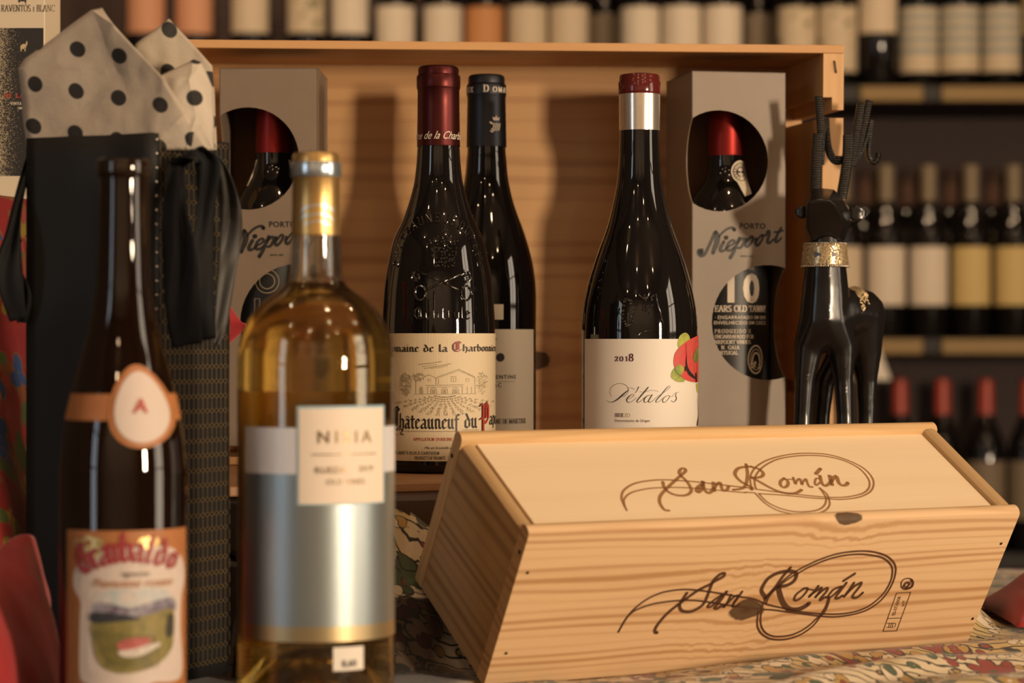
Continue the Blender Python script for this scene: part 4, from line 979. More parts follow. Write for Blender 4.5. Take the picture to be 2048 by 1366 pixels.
def eggmesh(cx, cy, rx, ry, off):
    pts = gegg(cx, cy, rx, ry); c = (gx_(cx), zG(cy)); out = []
    for k in range(5):
        u0, u1 = k / 5, (k + 1) / 5
        for a, b in zip(pts, pts[1:] + pts[:1]):
            L2 = lambda p, u: (c[0] + (p[0] - c[0]) * u, c[1] + (p[1] - c[1]) * u)
            out.append([L2(a, u0), L2(a, u1), L2(b, u1), L2(b, u0)] if k else [c, L2(a, u1), L2(b, u1)])
    V, Fc = [], []
    r0 = fG(zG(812))
    for p in out:
        n = len(V)
        for q in p:
            r = fG(q[1]); an = q[0] / r0; V.append(((r + off) * math.sin(an), -(r + off) * math.cos(an), q[1]))
        Fc.append(tuple(range(n, n + len(p))))
    return recalc_v(V, Fc)
def recalc_v(V, Fc): return V, [q[::-1] for q in Fc] if False else Fc
recalc(mobj('medallion', eggmesh(293, 810, 57, 82, .0010), M_ORANGE, nb))
recalc(mobj('medallion_face', eggmesh(294, 811, 46, 70, .0018), M_PALE, nb))
cyl(nb, fG, blackletter('A', .01, 'c')[0] if 'A' in BLACK else text2d('A', .0075, bold=.02), gx_(294), zG(822), M_REDINK, .0026)
# ------------------------------------------------------------------ two cut-out gift boxes with port bottles inside the crate
PW, PD, PH = 0.0735, 0.078, 0.2827
KU = PW / 190; PS = FPX / 1.83
t = NT('taupe_carton'); v = t.coord(); n = t.noise(v, 600, 2); g = t.noise(v, 40, 2)
t.base(t.mix(g, (0.245, 0.185, 0.132), (0.205, 0.152, 0.108)), 0.45); t.bump(n, 0.05, 0.0004); M_TAUPE = t.m
M_KRAFT = plain('carton_inside', (0.20, 0.10, 0.045), 0.8)
CU, RU, ZU = .0213, .0383, .215
CLX, RL, ZL = .0592, .0437, .0927
def notch(cx, cz, r, x, side, n=26):
    """points of the circle between its two crossings with the panel edge at x, listed upwards; side=-1: the part left of x"""
    h = math.sqrt(r * r - (x - cx) ** 2); a0 = math.atan2(-h, x - cx); a1 = math.atan2(h, x - cx)
    if side < 0: a1, a0 = a1, a0 + 2 * math.pi; rng = [a0 + (a1 - a0) * i / n for i in range(n + 1)]
    else: rng = [a0 + (a1 - a0) * i / n for i in range(n + 1)]
    return [(cx + r * math.cos(a), cz + r * math.sin(a)) for a in rng]
def sheet(outline, f, th):
    """thick card of a flat outline: f(u, v, depth) -> point"""
    n = len(outline)
    V = [f(u, v_, 0) for u, v_ in outline] + [f(u, v_, th) for u, v_ in outline]
    return V, [tuple(range(n)), tuple(range(2 * n - 1, n - 1, -1))] + [(i, i + n, (i + 1) % n + n, (i + 1) % n) for i in range(n)]
NIE = []
def nb_(s, w): NIE.append((S(s)[0], w))
nb_('235,650 175,665 158,715 200,765 270,745 340,620 420,450 470,330 500,300', [50, 70, 62, 56, 52, 52, 52, 56, 60]); nb_('190,690 215,715', 95)
nb_('500,310 530,400 512,520 472,620 440,710', [70, 96, 92, 80, 62]); nb_('560,390 640,300 740,230 830,212 866,248', [40, 40, 42, 44, 58]); nb_('850,245 862,255', 64)
nb_('655,490 595,600 590,660 640,668 705,620', [56, 62, 60, 46, 34]); nb_('692,412 706,408', 78)
nb_('715,600 820,545 868,485 832,455 762,500 722,580 722,645 785,655 862,600', [30, 34, 42, 40, 46, 58, 56, 46, 34])
nb_('965,415 900,560 840,700 782,800', [56, 58, 62, 62]); nb_('925,510 1000,432 1062,445 1045,520 985,600 930,610', [40, 50, 60, 60, 46, 36])
nb_('1105,430 1082,540 1120,582 1200,500 1232,405 1190,388 1118,480', [48, 56, 50, 44, 46, 40, 36]); nb_('1292,420 1282,520 1330,552 1412,440 1424,355 1372,380 1298,480', [44, 54, 48, 42, 42, 36, 34])
nb_('1420,345 1480,362 1530,275 1562,310 1520,470 1555,505 1645,430', [34, 36, 46, 46, 50, 44, 32]); nb_('1795,205 1722,330 1675,455 1712,482 1795,405', [36, 46, 50, 42, 30]); nb_('1650,292 1740,285 1832,258', [26, 30, 28])
def port_box(px, yaw, d, label, right):
    s = FPX / d
    x = (px - 1024) / s
    zb = PZ + .0145
    root = thing('port_gift_box', label, 'box', (x, d, zb), (0, 0, yaw), None)
    th = .0007; w, dp, h = PW, PD, PH
    un = notch(CU, ZU, RU, 0, 1); ln = notch(CLX, ZL, RL, w, -1)
    front = [(0, 0), (w, 0)] + ln[::-1][::-1] + [(w, h), (0, h)] + un[::-1]
    # order of the notches: right edge upwards, left edge downwards
    ln = sorted([p for p in ln], key=lambda p: 0) 
    def arc_cut(cx, cz, r, xe, inside):
        hgt = math.sqrt(r * r - (xe - cx) ** 2); pts = []
        a_lo, a_hi = math.atan2(-hgt, xe - cx), math.atan2(hgt, xe - cx)
        if inside == 'right': rng = [a_lo + (a_hi - a_lo) * i / 28 for i in range(29)]
        else: rng = [a_lo + (a_hi - 2 * math.pi - a_lo) * i / 28 for i in range(29)]
        return [(cx + r * math.cos(a), cz + r * math.sin(a)) for a in rng]      # from the lower crossing to the upper one
    front = [(0, 0), (w, 0)] + arc_cut(CLX, ZL, RL, w, 'left') + [(w, h), (0, h)] + arc_cut(CU, ZU, RU, 0, 'right')[::-1]
    fp = recalc(mobj('front_panel', sheet(front, lambda u, v_, t_: (u - w / 2, t_, v_), th), M_TAUPE, root))
    left = [(-dp, 0), (0, 0)] + arc_cut(CU, ZU, RU, 0, 'left') + [(0, h), (-dp, h)]
    recalc(mobj('side_panel', sheet(left, lambda u, v_, t_: (-w / 2 + t_, -u, v_), th), M_TAUPE, root))
    rt = [(w, 0), (w + dp, 0), (w + dp, h), (w, h)] + arc_cut(CLX, ZL, RL, w, 'right')[::-1]
    recalc(mobj('side_panel', sheet(rt, lambda u, v_, t_: (w / 2 - t_, u - w, v_), th), M_TAUPE, root))
    mobj('back_panel', box(-w / 2, w / 2, dp - th, dp, 0, h), M_KRAFT, root)
    mobj('top_panel', box(-w / 2, w / 2, 0, dp, h - th, h), M_TAUPE, root)
    mobj('bottom_panel', box(-w / 2, w / 2, 0, dp, 0, th), M_TAUPE, root)
    U = lambda x_: (x_ - 1383) * KU - w / 2
    Zv = lambda y_: (911.5 - y_) / PS
    pr = mv(text2d('PORTO', 11.2 / PS, bold=.03, track=1.1), U(1505.5), Zv(478.4)) + mv(text2d('SINCE 1842', 3.6 / PS, bold=.03, track=1.1), U(1494), Zv(535.5))
    for pts, ws in NIE:
        k = KU / 9.752
        pr += brush([(U(1380 + a / 9.752), Zv(455 + b / 9.752)) for a, b in pts], [q * k * 1.15 for q in ws] if isinstance(ws, list) else ws * k * 1.1)
    mobj('lettering', lay(pr, lambda a, b: (a, -.0002, b)), M_INK, fp)
    # the bottle
    bt = thing('port_bottle', ('port bottle with red foil and a paper seal inside the carton beside the reindeer' if right else 'port bottle with red foil inside the carton behind the gift bag'), 'bottle')
    bt.location = Vector((x, d, zb + .0009)) + Vector((-.036 * math.sin(yaw), .036 * math.cos(yaw), 0))
    prof = [(.0325, .006), (.0325, .14), (.0325, .163), (.0305, .178), (.0240, .1915), (.0172, .2015), (.0142, .211), (.0138, .225), (.0134, .262)]
    pc = catmull(prof, 5); full = [(.008, .004), (.026, 0), (.031, .001), (.0323, .003)] + pc
    mobj('glass', lathe(full, 56), M_BLACKGLASS, bt, True); f = rfun(full)
    mobj('capsule', lathe([(.0146, .2205), (.0144, .222), (.0140, .26), (.0152, .2605), (.0152, .272), (.0138, .2725), (.0135, .2765), (.010, .278), (.002, .278)], 40), foil('port_red_foil', (0.26, 0.022, 0.018), .4), bt, 35.0)
    lb = mobj('label', wrap_patch(f, .012, .140, -.062, .066, n=50), M_BLACKLABEL, bt, True)
    yb = lambda y_: (911.5 - y_) / 2585 + .002
    if right:
        c = .0135
        cyl(lb, f, text2d('1', .0205, bold=.045), c - .0128, yb(637), M_WHITEINK); cyl(lb, f, text2d('0', .0210, bold=.045), c + .0040, yb(637.5), M_WHITEINK)
        cyl(lb, f, text2d('SINCE 1842', .0022, bold=.02), c - .001, yb(576), M_WHITEINK)
        cyl(lb, f, serif('YEARS OLD TAWNY', .0046, weight=.2, thin=.07, sx=.98), c - .004, yb(658), M_WHITEINK)
        cyl(lb, f, text2d('· ENGARRAFADO EM 2018', .0027, bold=.012, track=1.05), c - .0025, yb(672.5), M_WHITEINK)
        cyl(lb, f, text2d('ENVELHECIDO EM CASCO', .0027, bold=.012, track=1.08), c - .0025, yb(683), M_WHITEINK)
        for i, (tx_, tr_) in enumerate((('PRODUZIDO E', .3), ('ENGARRAFADO POR', .05), ('NIEPOORT VINHOS', .03), ('V. N. GAIA', .15), ('PORTUGAL', .1))):
            cyl(lb, f, serif(tx_, .0028, 'l', weight=.18, thin=.06, track=tr_), -.0115, yb(700 + i * 10.6), M_WHITEINK)
        e = brush([(.0072 * math.cos(a), .0105 * math.sin(a)) for a in [k * .2618 for k in range(25)]], .0011) + brush([(.0050 * math.cos(a), .0078 * math.sin(a)) for a in [k * .2618 for k in range(25)]], .0005)
        e += brush([(-.004, -.003), (-.0025, .003), (0, .005), (.003, .003), (.0045, -.003)], .0012)
        for _ in range(26): e.append(disc(rnd.uniform(-.005, .005), rnd.uniform(-.0075, -.002), rnd.uniform(.0004, .0009), 6))
        cyl(lb, f, e, .0215, yb(752), M_WHITEINK)
        # paper seal on the shoulder
        sl = [disc(.0105, .2075, .0082, 26, .0090)] + [[(.006, .201), (.0125, .188), (.0195, .1905), (.017, .204)]]
        so = mobj('paper_seal', on_cyl([[(sum(p[0] for p in q) / len(q), sum(p[1] for p in q) / len(q)), a, b] for q in sl for a, b in zip(q, q[1:] + q[:1])], f, 0, 0, .0007), M_CREAM, bt)
        ring = brush([(.0105 + .0065 * math.cos(a), .2075 + .0070 * math.sin(a)) for a in [k * .2618 for k in range(25)]], .0006) + brush([(.0105 + .0035 * math.cos(a), .2075 + .0038 * math.sin(a)) for a in [k * .2618 for k in range(25)]], .0008)
        ring += [[(.0070, .2068), (.0140, .2068), (.0140, .2082), (.0070, .2082)]]
        for k in range(16): ring.append(disc(.0105 + .0051 * math.cos(k * .393), .2075 + .0055 * math.sin(k * .393), .00055, 6))
        mobj('seal_print', on_cyl(ring, f, 0, 0, .0011), M_INK, so)
    else:
        o = []
        for r_, ww in ((.0088, .0005), (.0056, .0005)): o += brush([(.0 + r_ * math.cos(a), r_ * 1.0 * math.sin(a)) for a in [k * .2618 for k in range(25)]], ww)
        cyl(lb, f, o, -.002, yb(600), M_GREYINK)
        cyl(lb, f, brush([(-.0095, -.013), (-.0055, -.013), (-.0055, -.030), (-.0095, -.030), (-.0095, -.013)], .0005, smooth=False), -.002, yb(600), M_GREYINK)
        for sx in (-1, 1):
            q = [(sx * .0125, .2155), (sx * .0155, .2150), (sx * .0235, .1955), (sx * .0215, .1950)]
            mobj('paper_seal', on_cyl([q], f, 0, 0, .0008), M_CREAM, bt)
    return root
port_box(1478, math.radians(10.5), 1.832, 'taupe port carton with cut-out round windows beside the reindeer figure', True)
port_box(537, math.radians(-1.0), 1.806, 'taupe port carton with cut-out round windows behind the black gift bag', False)

# ------------------------------------------------------------------ display carton at the far left
cd_ = 1.76; s = FPX / cd_
ct = thing('wine_carton', 'tall cream and black printed wine carton behind the gift bag', 'box', ((-60 - 1024) / s, cd_, PZ))
cw_ = 300 / s; c0x = -cw_ / 2                      # its left part runs out of the picture
zt = .375
mobj('base_block', box(-cw_ / 2, cw_ / 2, .0, .06, -.108, .0), M_LEATHER, ct)
car = mobj('carton', box(-cw_ / 2, cw_ / 2, .0, .06, .0, zt, .0008), paper('carton_cream', (0.66, 0.55, 0.40)), ct)
zc = lambda y: CAMZ - (y - 683) / s - PZ
xc = lambda x: (x - (-60)) / s
t = NT('speckled_black_print'); v = t.coord(); n = t.noise(v, 1500, 2); gx2 = t.sep(v)[0]
edge = t.math('MAXIMUM', t.math('MULTIPLY_ADD', gx2, -13.0, 0.09 + 13.0 * xc(0)), -0.35)
sp = t.math('GREATER_THAN', t.math('ADD', n, edge), 0.60)
t.base(t.mix(sp, (0.018, 0.016, 0.015), (0.45, 0.37, 0.24)), 0.5); M_SPECK = t.m
def card(name, x0, x1, y0, y1, m, off): return mobj(name, lay([[(xc(x0), zc(y1)), (xc(x1), zc(y1)), (xc(x1), zc(y0)), (xc(x0), zc(y0))]], lambda a, b: (a, -off, b)), m, car)
card('black_field', -140, 87, 56, 352, M_SPECK, .0002)
fl_ = lambda a, b: (a, -.0004, b)
mobj('lettering', lay(mv(serif('RAVENTÓS i BLANC', 13 / s, 'l', weight=.11, sx=.72, track=.1), xc(3), zc(23)), fl_), M_INK, car)
mobj('crest', lay(brush([(xc(38), zc(-6)), (xc(39), zc(4))], 3 / s) + brush([(xc(52), zc(-6)), (xc(51), zc(4))], 3 / s) + [disc(xc(45), zc(-2), 5 / s)], fl_), M_INK, car)
hs = '41,103 42,92 45,88 51,87 53,83 55,82 55.5,87 54,90 53,97 51,103 49.5,103 49.5,97 45,97 44,103'
mobj('horse_print', lay([[(xc(x), zc(y)) for x, y in S('41,92 46,88 52,88 53,96 50,98 44,98')[0]], [(xc(x), zc(y)) for x, y in S('51,90 53,83 55,82 55,88 54,92')[0]], [(xc(x), zc(y)) for x, y in S('41,92 44,97 43.5,103 41.5,103')[0]], [(xc(x), zc(y)) for x, y in S('49,96 52,95 51,103 49.2,103')[0]]], fl_), plain('horse_gold', (0.55, 0.42, 0.24), .5), car)
mobj('lettering', lay(mv(serif('DE LA FINCA', 9.5 / s, 'l', weight=.18, track=.3), xc(8), zc(196)), fl_), plain('coral_ink', (0.55, 0.06, 0.04), .5), car)
mobj('lettering', lay(mv(serif('VINYA DELS', 6 / s, 'l', weight=.18, track=.1), xc(21), zc(210)) + mv(serif('SINGLE', 5 / s, 'l', weight=.2), xc(35), zc(219)), fl_), M_WHITEINK, car)

# ------------------------------------------------------------------ black gift bag with ribbons and tissue paper
GD = 1.42; gs = FPX / GD; GY = math.radians(26)
bag = thing('gift_bag', 'tall black gift bag with gold lattice side and black ribbon handles', 'bag', ((306 - 1024) / gs, GD, TZ + .006), (0, 0, -0.0))
BHT = CAMZ - (265 - 683) / gs - (TZ + .006)
eL = Vector((-math.cos(GY), math.sin(GY), 0)); eR = Vector((math.sin(GY), math.cos(GY), 0)); up = Vector((0, 0, 1))
WL, WR = .0915, .082
t = NT('matte_black_paper'); v = t.coord(); n = t.noise(v, 700, 2); t.base((0.013, 0.0125, 0.012), 0.6, 0, Specular_IOR_Level=.3); t.bump(n, 0.06, 0.0004); M_BAG = t.m
def wall(name, o, e, w, out, mat, mid=None):
    """bag side with a slight crease; out = outward normal"""
    V, Fc = [], []; n, m = 12, 24
    for j in range(m + 1):
        for i in range(n + 1):
            u, vv = i / n, j / m; q = Vector(o) + e * (w * u) + up * (BHT * vv)
            dent = 0
            if mid: dent = mid * max(0, 1 - abs(u - .36) * 4.0) * (vv ** 2)
            dent += .0008 * mn.noise(Vector((u * 3, vv * 5, w * 50)))
            q -= out * dent; V.append(tuple(q))
    for j in range(m):
        for i in range(n):
            a = j * (n + 1) + i; Fc.append((a, a + 1, a + n + 2, a + n + 1))
    ob = mobj(name, (V, Fc), mat, bag, True); md = ob.modifiers.new('thick', 'SOLIDIFY'); md.thickness = .0006; md.offset = 0; return ob
nL = Vector((-math.sin(GY), -math.cos(GY), 0)); nR = Vector((math.cos(GY), -math.sin(GY), 0))
wall('side_gusset', (0, 0, 0), eL, WL, nL, M_BAG, .0035)
front_ = wall('front_panel', (0, 0, 0), eR, WR, nR, M_BAG)
wall('back_panel', eL * WL, eR, WR, -nR, M_BAG)
wall('rear_gusset', eR * WR, eL, WL, -nL, M_BAG)
mobj('bottom', ([tuple(eL * 0 + up * .0005), tuple(eR * WR + up * .0005), tuple(eR * WR + eL * WL + up * .0005), tuple(eL * WL + up * .0005)], [(0, 1, 2, 3)]), M_BAG, bag)
# gold lattice of long hexagons
M_GOLDPRINT = plain('gold_lattice_foil', (0.34, 0.25, 0.13), 0.35, 0.8)
lat = []; hw_, hh_ = .0050, .0145 * .62
cols_ = int(WR / hw_); rows_ = int(BHT / (hh_ * 1.0)) + 1
def seg(a, b, w=.00055):
    if min(a[0], b[0]) < .004 or max(a[0], b[0]) > WR - .001 or max(a[1], b[1]) > BHT - .001 or min(a[1], b[1]) < 0.002: return
    lat.extend(brush([a, b], w, smooth=False)[:1])
for j in range(rows_):
    for i in range(cols_):
        x0 = .006 + i * hw_; y0 = j * hh_; o = (i % 2) * hh_ * 0.0
        seg((x0, y0 + .0016), (x0, y0 + hh_ - .0016)); seg((x0, y0 + hh_ - .0016), (x0 + hw_ / 2, y0 + hh_)); seg((x0 + hw_ / 2, y0 + hh_), (x0 + hw_, y0 + hh_ - .0016)); seg((x0, y0 + .0016), (x0 + hw_ / 2, y0)); seg((x0 + hw_ / 2, y0), (x0 + hw_, y0 + .0016))
fR = lambda a, b: tuple(eR * a + nR * .0012 + up * b)
lo = mobj('gold_lattice', lay(lat, fR), M_GOLDPRINT, front_, kind='stuff')
stud = [ico(tuple(eR * .0022 + nR * .0009 + up * (BHT - .004 - k * .0083)), .0012, 1) for k in range(38)]
mobj('studs', join(*stud), plain('silver_stud', (0.75, 0.68, 0.62), .2, 1.0), front_, True, kind='stuff')
# ribbons
t = NT('black_satin_ribbon'); v = t.coord(); n = t.noise(v, 60, 3); t.base(t.mix(n, (0.006, 0.006, 0.007), (0.014, 0.014, 0.015)), 0.7, 0, Specular_IOR_Level=.15); M_SATIN = t.m
def ribbon(path, widths, side, mat=M_SATIN, n=6, name='ribbon'):
    P = catmull([tuple(p) + (w,) for p, w in zip(path, widths)], 8); V, Fc = [], []; m = 8
    for i, q in enumerate(P):
        p = Vector(q[:3]); w = q[3]; tdir = (Vector(P[min(i + 1, len(P) - 1)][:3]) - Vector(P[max(i - 1, 0)][:3])).normalized()
        sd = (Vector(side) - tdir * Vector(side).dot(tdir)).normalized(); nn = tdir.cross(sd)
        for k in range(m + 1):
            u = k / m - .5; V.append(tuple(p + sd * (w * u) + nn * (.0035 * math.sin(u * 9 + i * .25) * (.4 + .6 * math.sin(i * .13)))))
    for i in range(len(P) - 1):
        for k in range(m):
            a = i * (m + 1) + k; Fc.append((a, a + 1, a + m + 2, a + m + 1))
    o = mobj(name, (V, Fc), mat, bag, True); md = o.modifiers.new('thick', 'SOLIDIFY'); md.thickness = .0004; return o
def L_(px, py, d):
    w = Vector(W(px, py, d)); return tuple(w - Vector(bag.location))
ribbon([L_(352, 330, 1.425), L_(350, 420, 1.415), L_(360, 520, 1.41), L_(365, 610, 1.412), L_(375, 690, 1.42)], [.010, .014, .019, .021, .018], (1, .35, 0), name='ribbon')
ribbon([L_(350, 330, 1.43), L_(385, 310, 1.415), L_(415, 330, 1.42), L_(410, 430, 1.43), L_(400, 560, 1.43), L_(410, 680, 1.435)], [.008, .010, .014, .012, .016, .014], (1, .5, 0), name='ribbon')
t = NT('sheer_ribbon'); v = t.coord(); n = t.noise(v, 70, 3); t.base(t.mix(n, (0.02, 0.019, 0.017), (0.07, 0.064, 0.056)), 0.55, 0, Alpha=0.86); M_SHEER = t.m
ribbon([L_(410, 310, 1.43), L_(440, 335, 1.435), L_(458, 400, 1.45), L_(462, 470, 1.46), L_(452, 550, 1.46), L_(442, 640, 1.455), L_(432, 690, 1.45)], [.006, .008, .012, .013, .011, .008, .004], (1, .2, 0), M_SHEER)
ribbon([L_(58, 320, 1.47), L_(38, 395, 1.455), L_(26, 470, 1.445), L_(18, 545, 1.44), L_(36, 640, 1.45)], [.004, .006, .009, .016, .010], (1, .2, 0))
ribbon([L_(36, 475, 1.448), L_(22, 520, 1.446), L_(42, 590, 1.45), L_(44, 645, 1.452)], [.005, .008, .012, .006], (1, .2, 0))

# tissue sheets, built as folded facets
def tissue_mat(name, col):
    t = NT(name); u = t.n('UVMap').outputs[0]; ux, uy, _ = t.sep(u)
    a = math.radians(9.5); S_ = 84.0
    X = t.math('ADD', t.math('MULTIPLY', ux, 84 / 7084), t.math('MULTIPLY', uy, 2 / 7084))
    Y = t.math('ADD', t.math('MULTIPLY', ux, -14 / 7084), t.math('MULTIPLY', uy, 84 / 7084))
    fx = t.math('SUBTRACT', t.math('FRACT', X), .5); fy = t.math('SUBTRACT', t.math('FRACT', Y), .5)
    r = t.math('SQRT', t.math('ADD', t.math('MULTIPLY', fx, fx), t.math('MULTIPLY', fy, fy)))
    v = t.coord(); cr1 = t.noise(v, 60, 4, .6); fine = t.noise(v, 800, 3)
    g = t.mix(cr1, col, tuple(c * .86 for c in col)); g = t.mix(1.0, g, t.math('MULTIPLY_ADD', fine, .2, .88), 'MULTIPLY')
    t.base(t.mix(t.ramp(r, [(.180, 1.0), (.196, 0.0)]), g, (0.018, 0.016, 0.014)), .75)
    bmp = t.n('TexVoronoi', feature='DISTANCE_TO_EDGE', i_Scale=38.0); t.set(bmp.inputs['Vector'], v)
    t.bump(t.math('ADD', t.math('MULTIPLY', cr1, .7), t.math('MULTIPLY', bmp.outputs['Distance'], .5)), .35, .0035)
    return t.m
def tissue(label, pts, tris, uvoff, col, sub=10, amp=.0012):
    """pts: (px, py, d); triangles share edges, folds run along them"""
    root_loc = W(sum(p[0] for p in pts) / len(pts), 300, 1.45)
    bm = bmesh.new(); uvl = bm.loops.layers.uv.new('UVMap')
    lay_u = bm.verts.layers.float.new('pu'); lay_v = bm.verts.layers.float.new('pv')
    vs = [bm.verts.new(Vector(W(*p)) - Vector(root_loc)) for p in pts]
    for v_, p in zip(vs, pts): v_[lay_u] = p[0]; v_[lay_v] = p[1]
    for t_ in tris: bm.faces.new([vs[i] for i in t_])
    bmesh.ops.recalc_face_normals(bm, faces=bm.faces[:])
    bmesh.ops.subdivide_edges(bm, edges=bm.edges[:], cuts=sub, use_grid_fill=True)
    for f_ in bm.faces:
        for l in f_.loops: l[uvl].uv = (l.vert[lay_u] + uvoff[0], l.vert[lay_v] + uvoff[1])
    for v_ in bm.verts:
        c = v_.co; v_.co.y += amp * 2 * mn.noise(c * 40) + amp * mn.noise(c * 110); v_.co.x += amp * .5 * mn.noise(c * 60 + Vector((5, 0, 0)))
    me = bpy.data.meshes.new('tissue_paper'); bm.to_mesh(me); bm.free(); me.polygons.foreach_set('use_smooth', [True] * len(me.polygons)); me.set_sharp_from_angle(angle=math.radians(24))
    me.materials.append(tissue_mat('tissue_print', col)); o = bpy.data.objects.new('tissue_paper', me); C.objects.link(o); o.location = root_loc
    md = o.modifiers.new('thick', 'SOLIDIFY'); md.thickness = .00015
    tag(o, label, 'tissue paper', 'tissue sheets in the gift bag'); return o
TC = (0.50, 0.42, 0.33)
tissue('large pointed sheet of polka dot tissue at the front of the gift bag',
       [(52, 300, 1.462), (36, 138, 1.462), (48, 118, 1.460), (182, 20, 1.448), (203, 15, 1.450), (228, 50, 1.440), (328, 158, 1.428), (372, 225, 1.424), (420, 300, 1.432), (300, 300, 1.428), (165, 300, 1.446), (235, 150, 1.444)],
       [(0, 1, 11), (1, 2, 11), (2, 3, 11), (3, 4, 5), (3, 5, 11), (5, 6, 11), (6, 7, 9), (7, 8, 9), (6, 9, 11), (9, 10, 11), (10, 0, 11)], (-114, -49), TC)
tissue('small pointed sheet of polka dot tissue rising behind the crumpled one',
       [(262, 112, 1.470), (272, 88, 1.470), (338, 38, 1.474), (425, 132, 1.474), (434, 300, 1.478), (300, 300, 1.474), (350, 150, 1.468)],
       [(0, 1, 6), (1, 2, 6), (2, 3, 6), (3, 4, 6), (4, 5, 6), (5, 0, 6)], (-297, -11), (0.46, 0.39, 0.30))
tissue('crumpled creased piece of polka dot tissue at the corner of the gift bag',
       [(318, 152, 1.436), (388, 118, 1.444), (402, 124, 1.446), (424, 175, 1.450), (430, 300, 1.446), (372, 300, 1.430), (345, 210, 1.427), (375, 160, 1.428), (395, 235, 1.428)],
       [(0, 1, 7), (1, 2, 7), (2, 3, 7), (7, 3, 8), (3, 4, 8), (4, 5, 8), (5, 6, 8), (6, 7, 8), (0, 7, 6)], (-348, -147), (0.58, 0.50, 0.40), amp=.0022)

# ------------------------------------------------------------------ red embroidered shawl at the left
t, c1 = flower_cloth('red_embroidered_cloth', (0.34, 0.018, 0.022), (0.40, 0.03, 0.028), [(0.03, 0.09, 0.30), (0.38, 0.26, 0.03), (0.10, 0.16, 0.04), (0.45, 0.06, 0.05)], (0.30, 0.10, 0.03), 16, 5.0)
M_SHAWL = t.m
sh = thing('shawl', 'red embroidered shawl with blue and yellow flowers hanging beside the gift bag', 'shawl', W(20, 1300, 1.42))
def surf(rows, n=10, m=10):
    """smooth sheet through rows of (px, py, d) points"""
    R_ = [catmull([Vector(W(*p)) - sh.location for p in r], n) for r in rows]
    cols = [catmull([r[i] for r in R_], m) for i in range(len(R_[0]))]
    V, Fc = [], []; N, K = len(cols[0]), len(cols)
    for i in range(K):
        for j in range(N):
            p = Vector(cols[i][j]); p.y += .004 * mn.noise(p * 30); p.x += .002 * mn.noise(p * 45); V.append(tuple(p))
    for i in range(K - 1):
        for j in range(N - 1): a = i * N + j; Fc.append((a, a + 1, a + N + 1, a + N))
    return V, Fc
def cloth_part(name, rows, mat=M_SHAWL):
    o = mobj(name, surf(rows), mat, sh, True); md = o.modifiers.new('thick', 'SOLIDIFY'); md.thickness = .0012; return o
cloth_part('upper_drape', [
    [(-160, 400, 1.62), (-60, 385, 1.60), (10, 392, 1.60), (60, 400, 1.63), (110, 420, 1.68)],
    [(-160, 520, 1.58), (-60, 540, 1.56), (0, 520, 1.56), (60, 540, 1.60), (110, 540, 1.64)],
    [(-160, 700, 1.56), (-70, 720, 1.52), (0, 700, 1.54), (60, 710, 1.58), (110, 700, 1.62)],
    [(-160, 880, 1.54), (-70, 900, 1.50), (0, 880, 1.50), (50, 890, 1.55), (100, 890, 1.60)],
    [(-160, 1060, 1.50), (-70, 1060, 1.47), (0, 1060, 1.45), (55, 1060, 1.50), (95, 1070, 1.58)],
    [(-160, 1270, 1.50), (-70, 1280, 1.46), (0, 1290, 1.45), (60, 1280, 1.48), (95, 1270, 1.56)]])
M_SHAWLRED = None
t = NT('plain_red_cloth'); v = t.coord(); n = t.noise(v, 900, 2); t.base(t.mix(t.noise(v, 20, 2), (0.42, 0.022, 0.026), (0.36, 0.018, 0.02)), .8, 0, Sheen_Weight=.3); t.bump(n, .2, .0005); M_PLAINRED = t.m
cloth_part('front_fold', [
    [(-120, 1180, 1.34), (-40, 1130, 1.33), (20, 1080, 1.36), (62, 1070, 1.38), (75, 1110, 1.42)],
    [(-120, 1240, 1.30), (-40, 1210, 1.28), (25, 1180, 1.31), (80, 1160, 1.35), (95, 1180, 1.40)],
    [(-120, 1310, 1.29), (-30, 1290, 1.26), (40, 1280, 1.29), (100, 1250, 1.34), (112, 1270, 1.40)],
    [(-120, 1390, 1.29), (-30, 1385, 1.26), (50, 1380, 1.28), (120, 1350, 1.33), (140, 1370, 1.39)],
    [(-120, 1405, 1.30), (-30, 1412, 1.28), (60, 1405, 1.30), (140, 1390, 1.34), (160, 1375, 1.40)]], M_PLAINRED)
cloth_part('corner_fold', [
    [(400, 625, 1.60), (430, 612, 1.60), (456, 606, 1.60)], [(400, 655, 1.595), (440, 640, 1.592), (480, 640, 1.59)], [(400, 690, 1.60), (440, 680, 1.595), (492, 655, 1.59)], [(400, 720, 1.605), (430, 712, 1.60), (456, 690, 1.60)]], M_PLAINRED)

# folded red cloth behind the long box at the right
rc = []
for j in range(20):
    for i in range(30):
        x = .355 + .16 * i / 29; y = 1.70 + .16 * j / 19
        z = TZ + .002 + .042 * math.sin(math.pi * i / 29) ** .6 * math.sin(math.pi * j / 19) ** .7 * (1 + .2 * math.sin(i * .5 + j * .3))
        rc.append((x, y, z + .008))
o = mobj('red_cloth', (rc, [(j * 30 + i, j * 30 + i + 1, (j + 1) * 30 + i + 1, (j + 1) * 30 + i) for j in range(19) for i in range(29)]), M_PLAINRED, None, True)
md = o.modifiers.new('thick', 'SOLIDIFY'); md.thickness = .0012
tag(o, 'bunched red cloth lying behind the far end of the long wooden box', 'cloth')

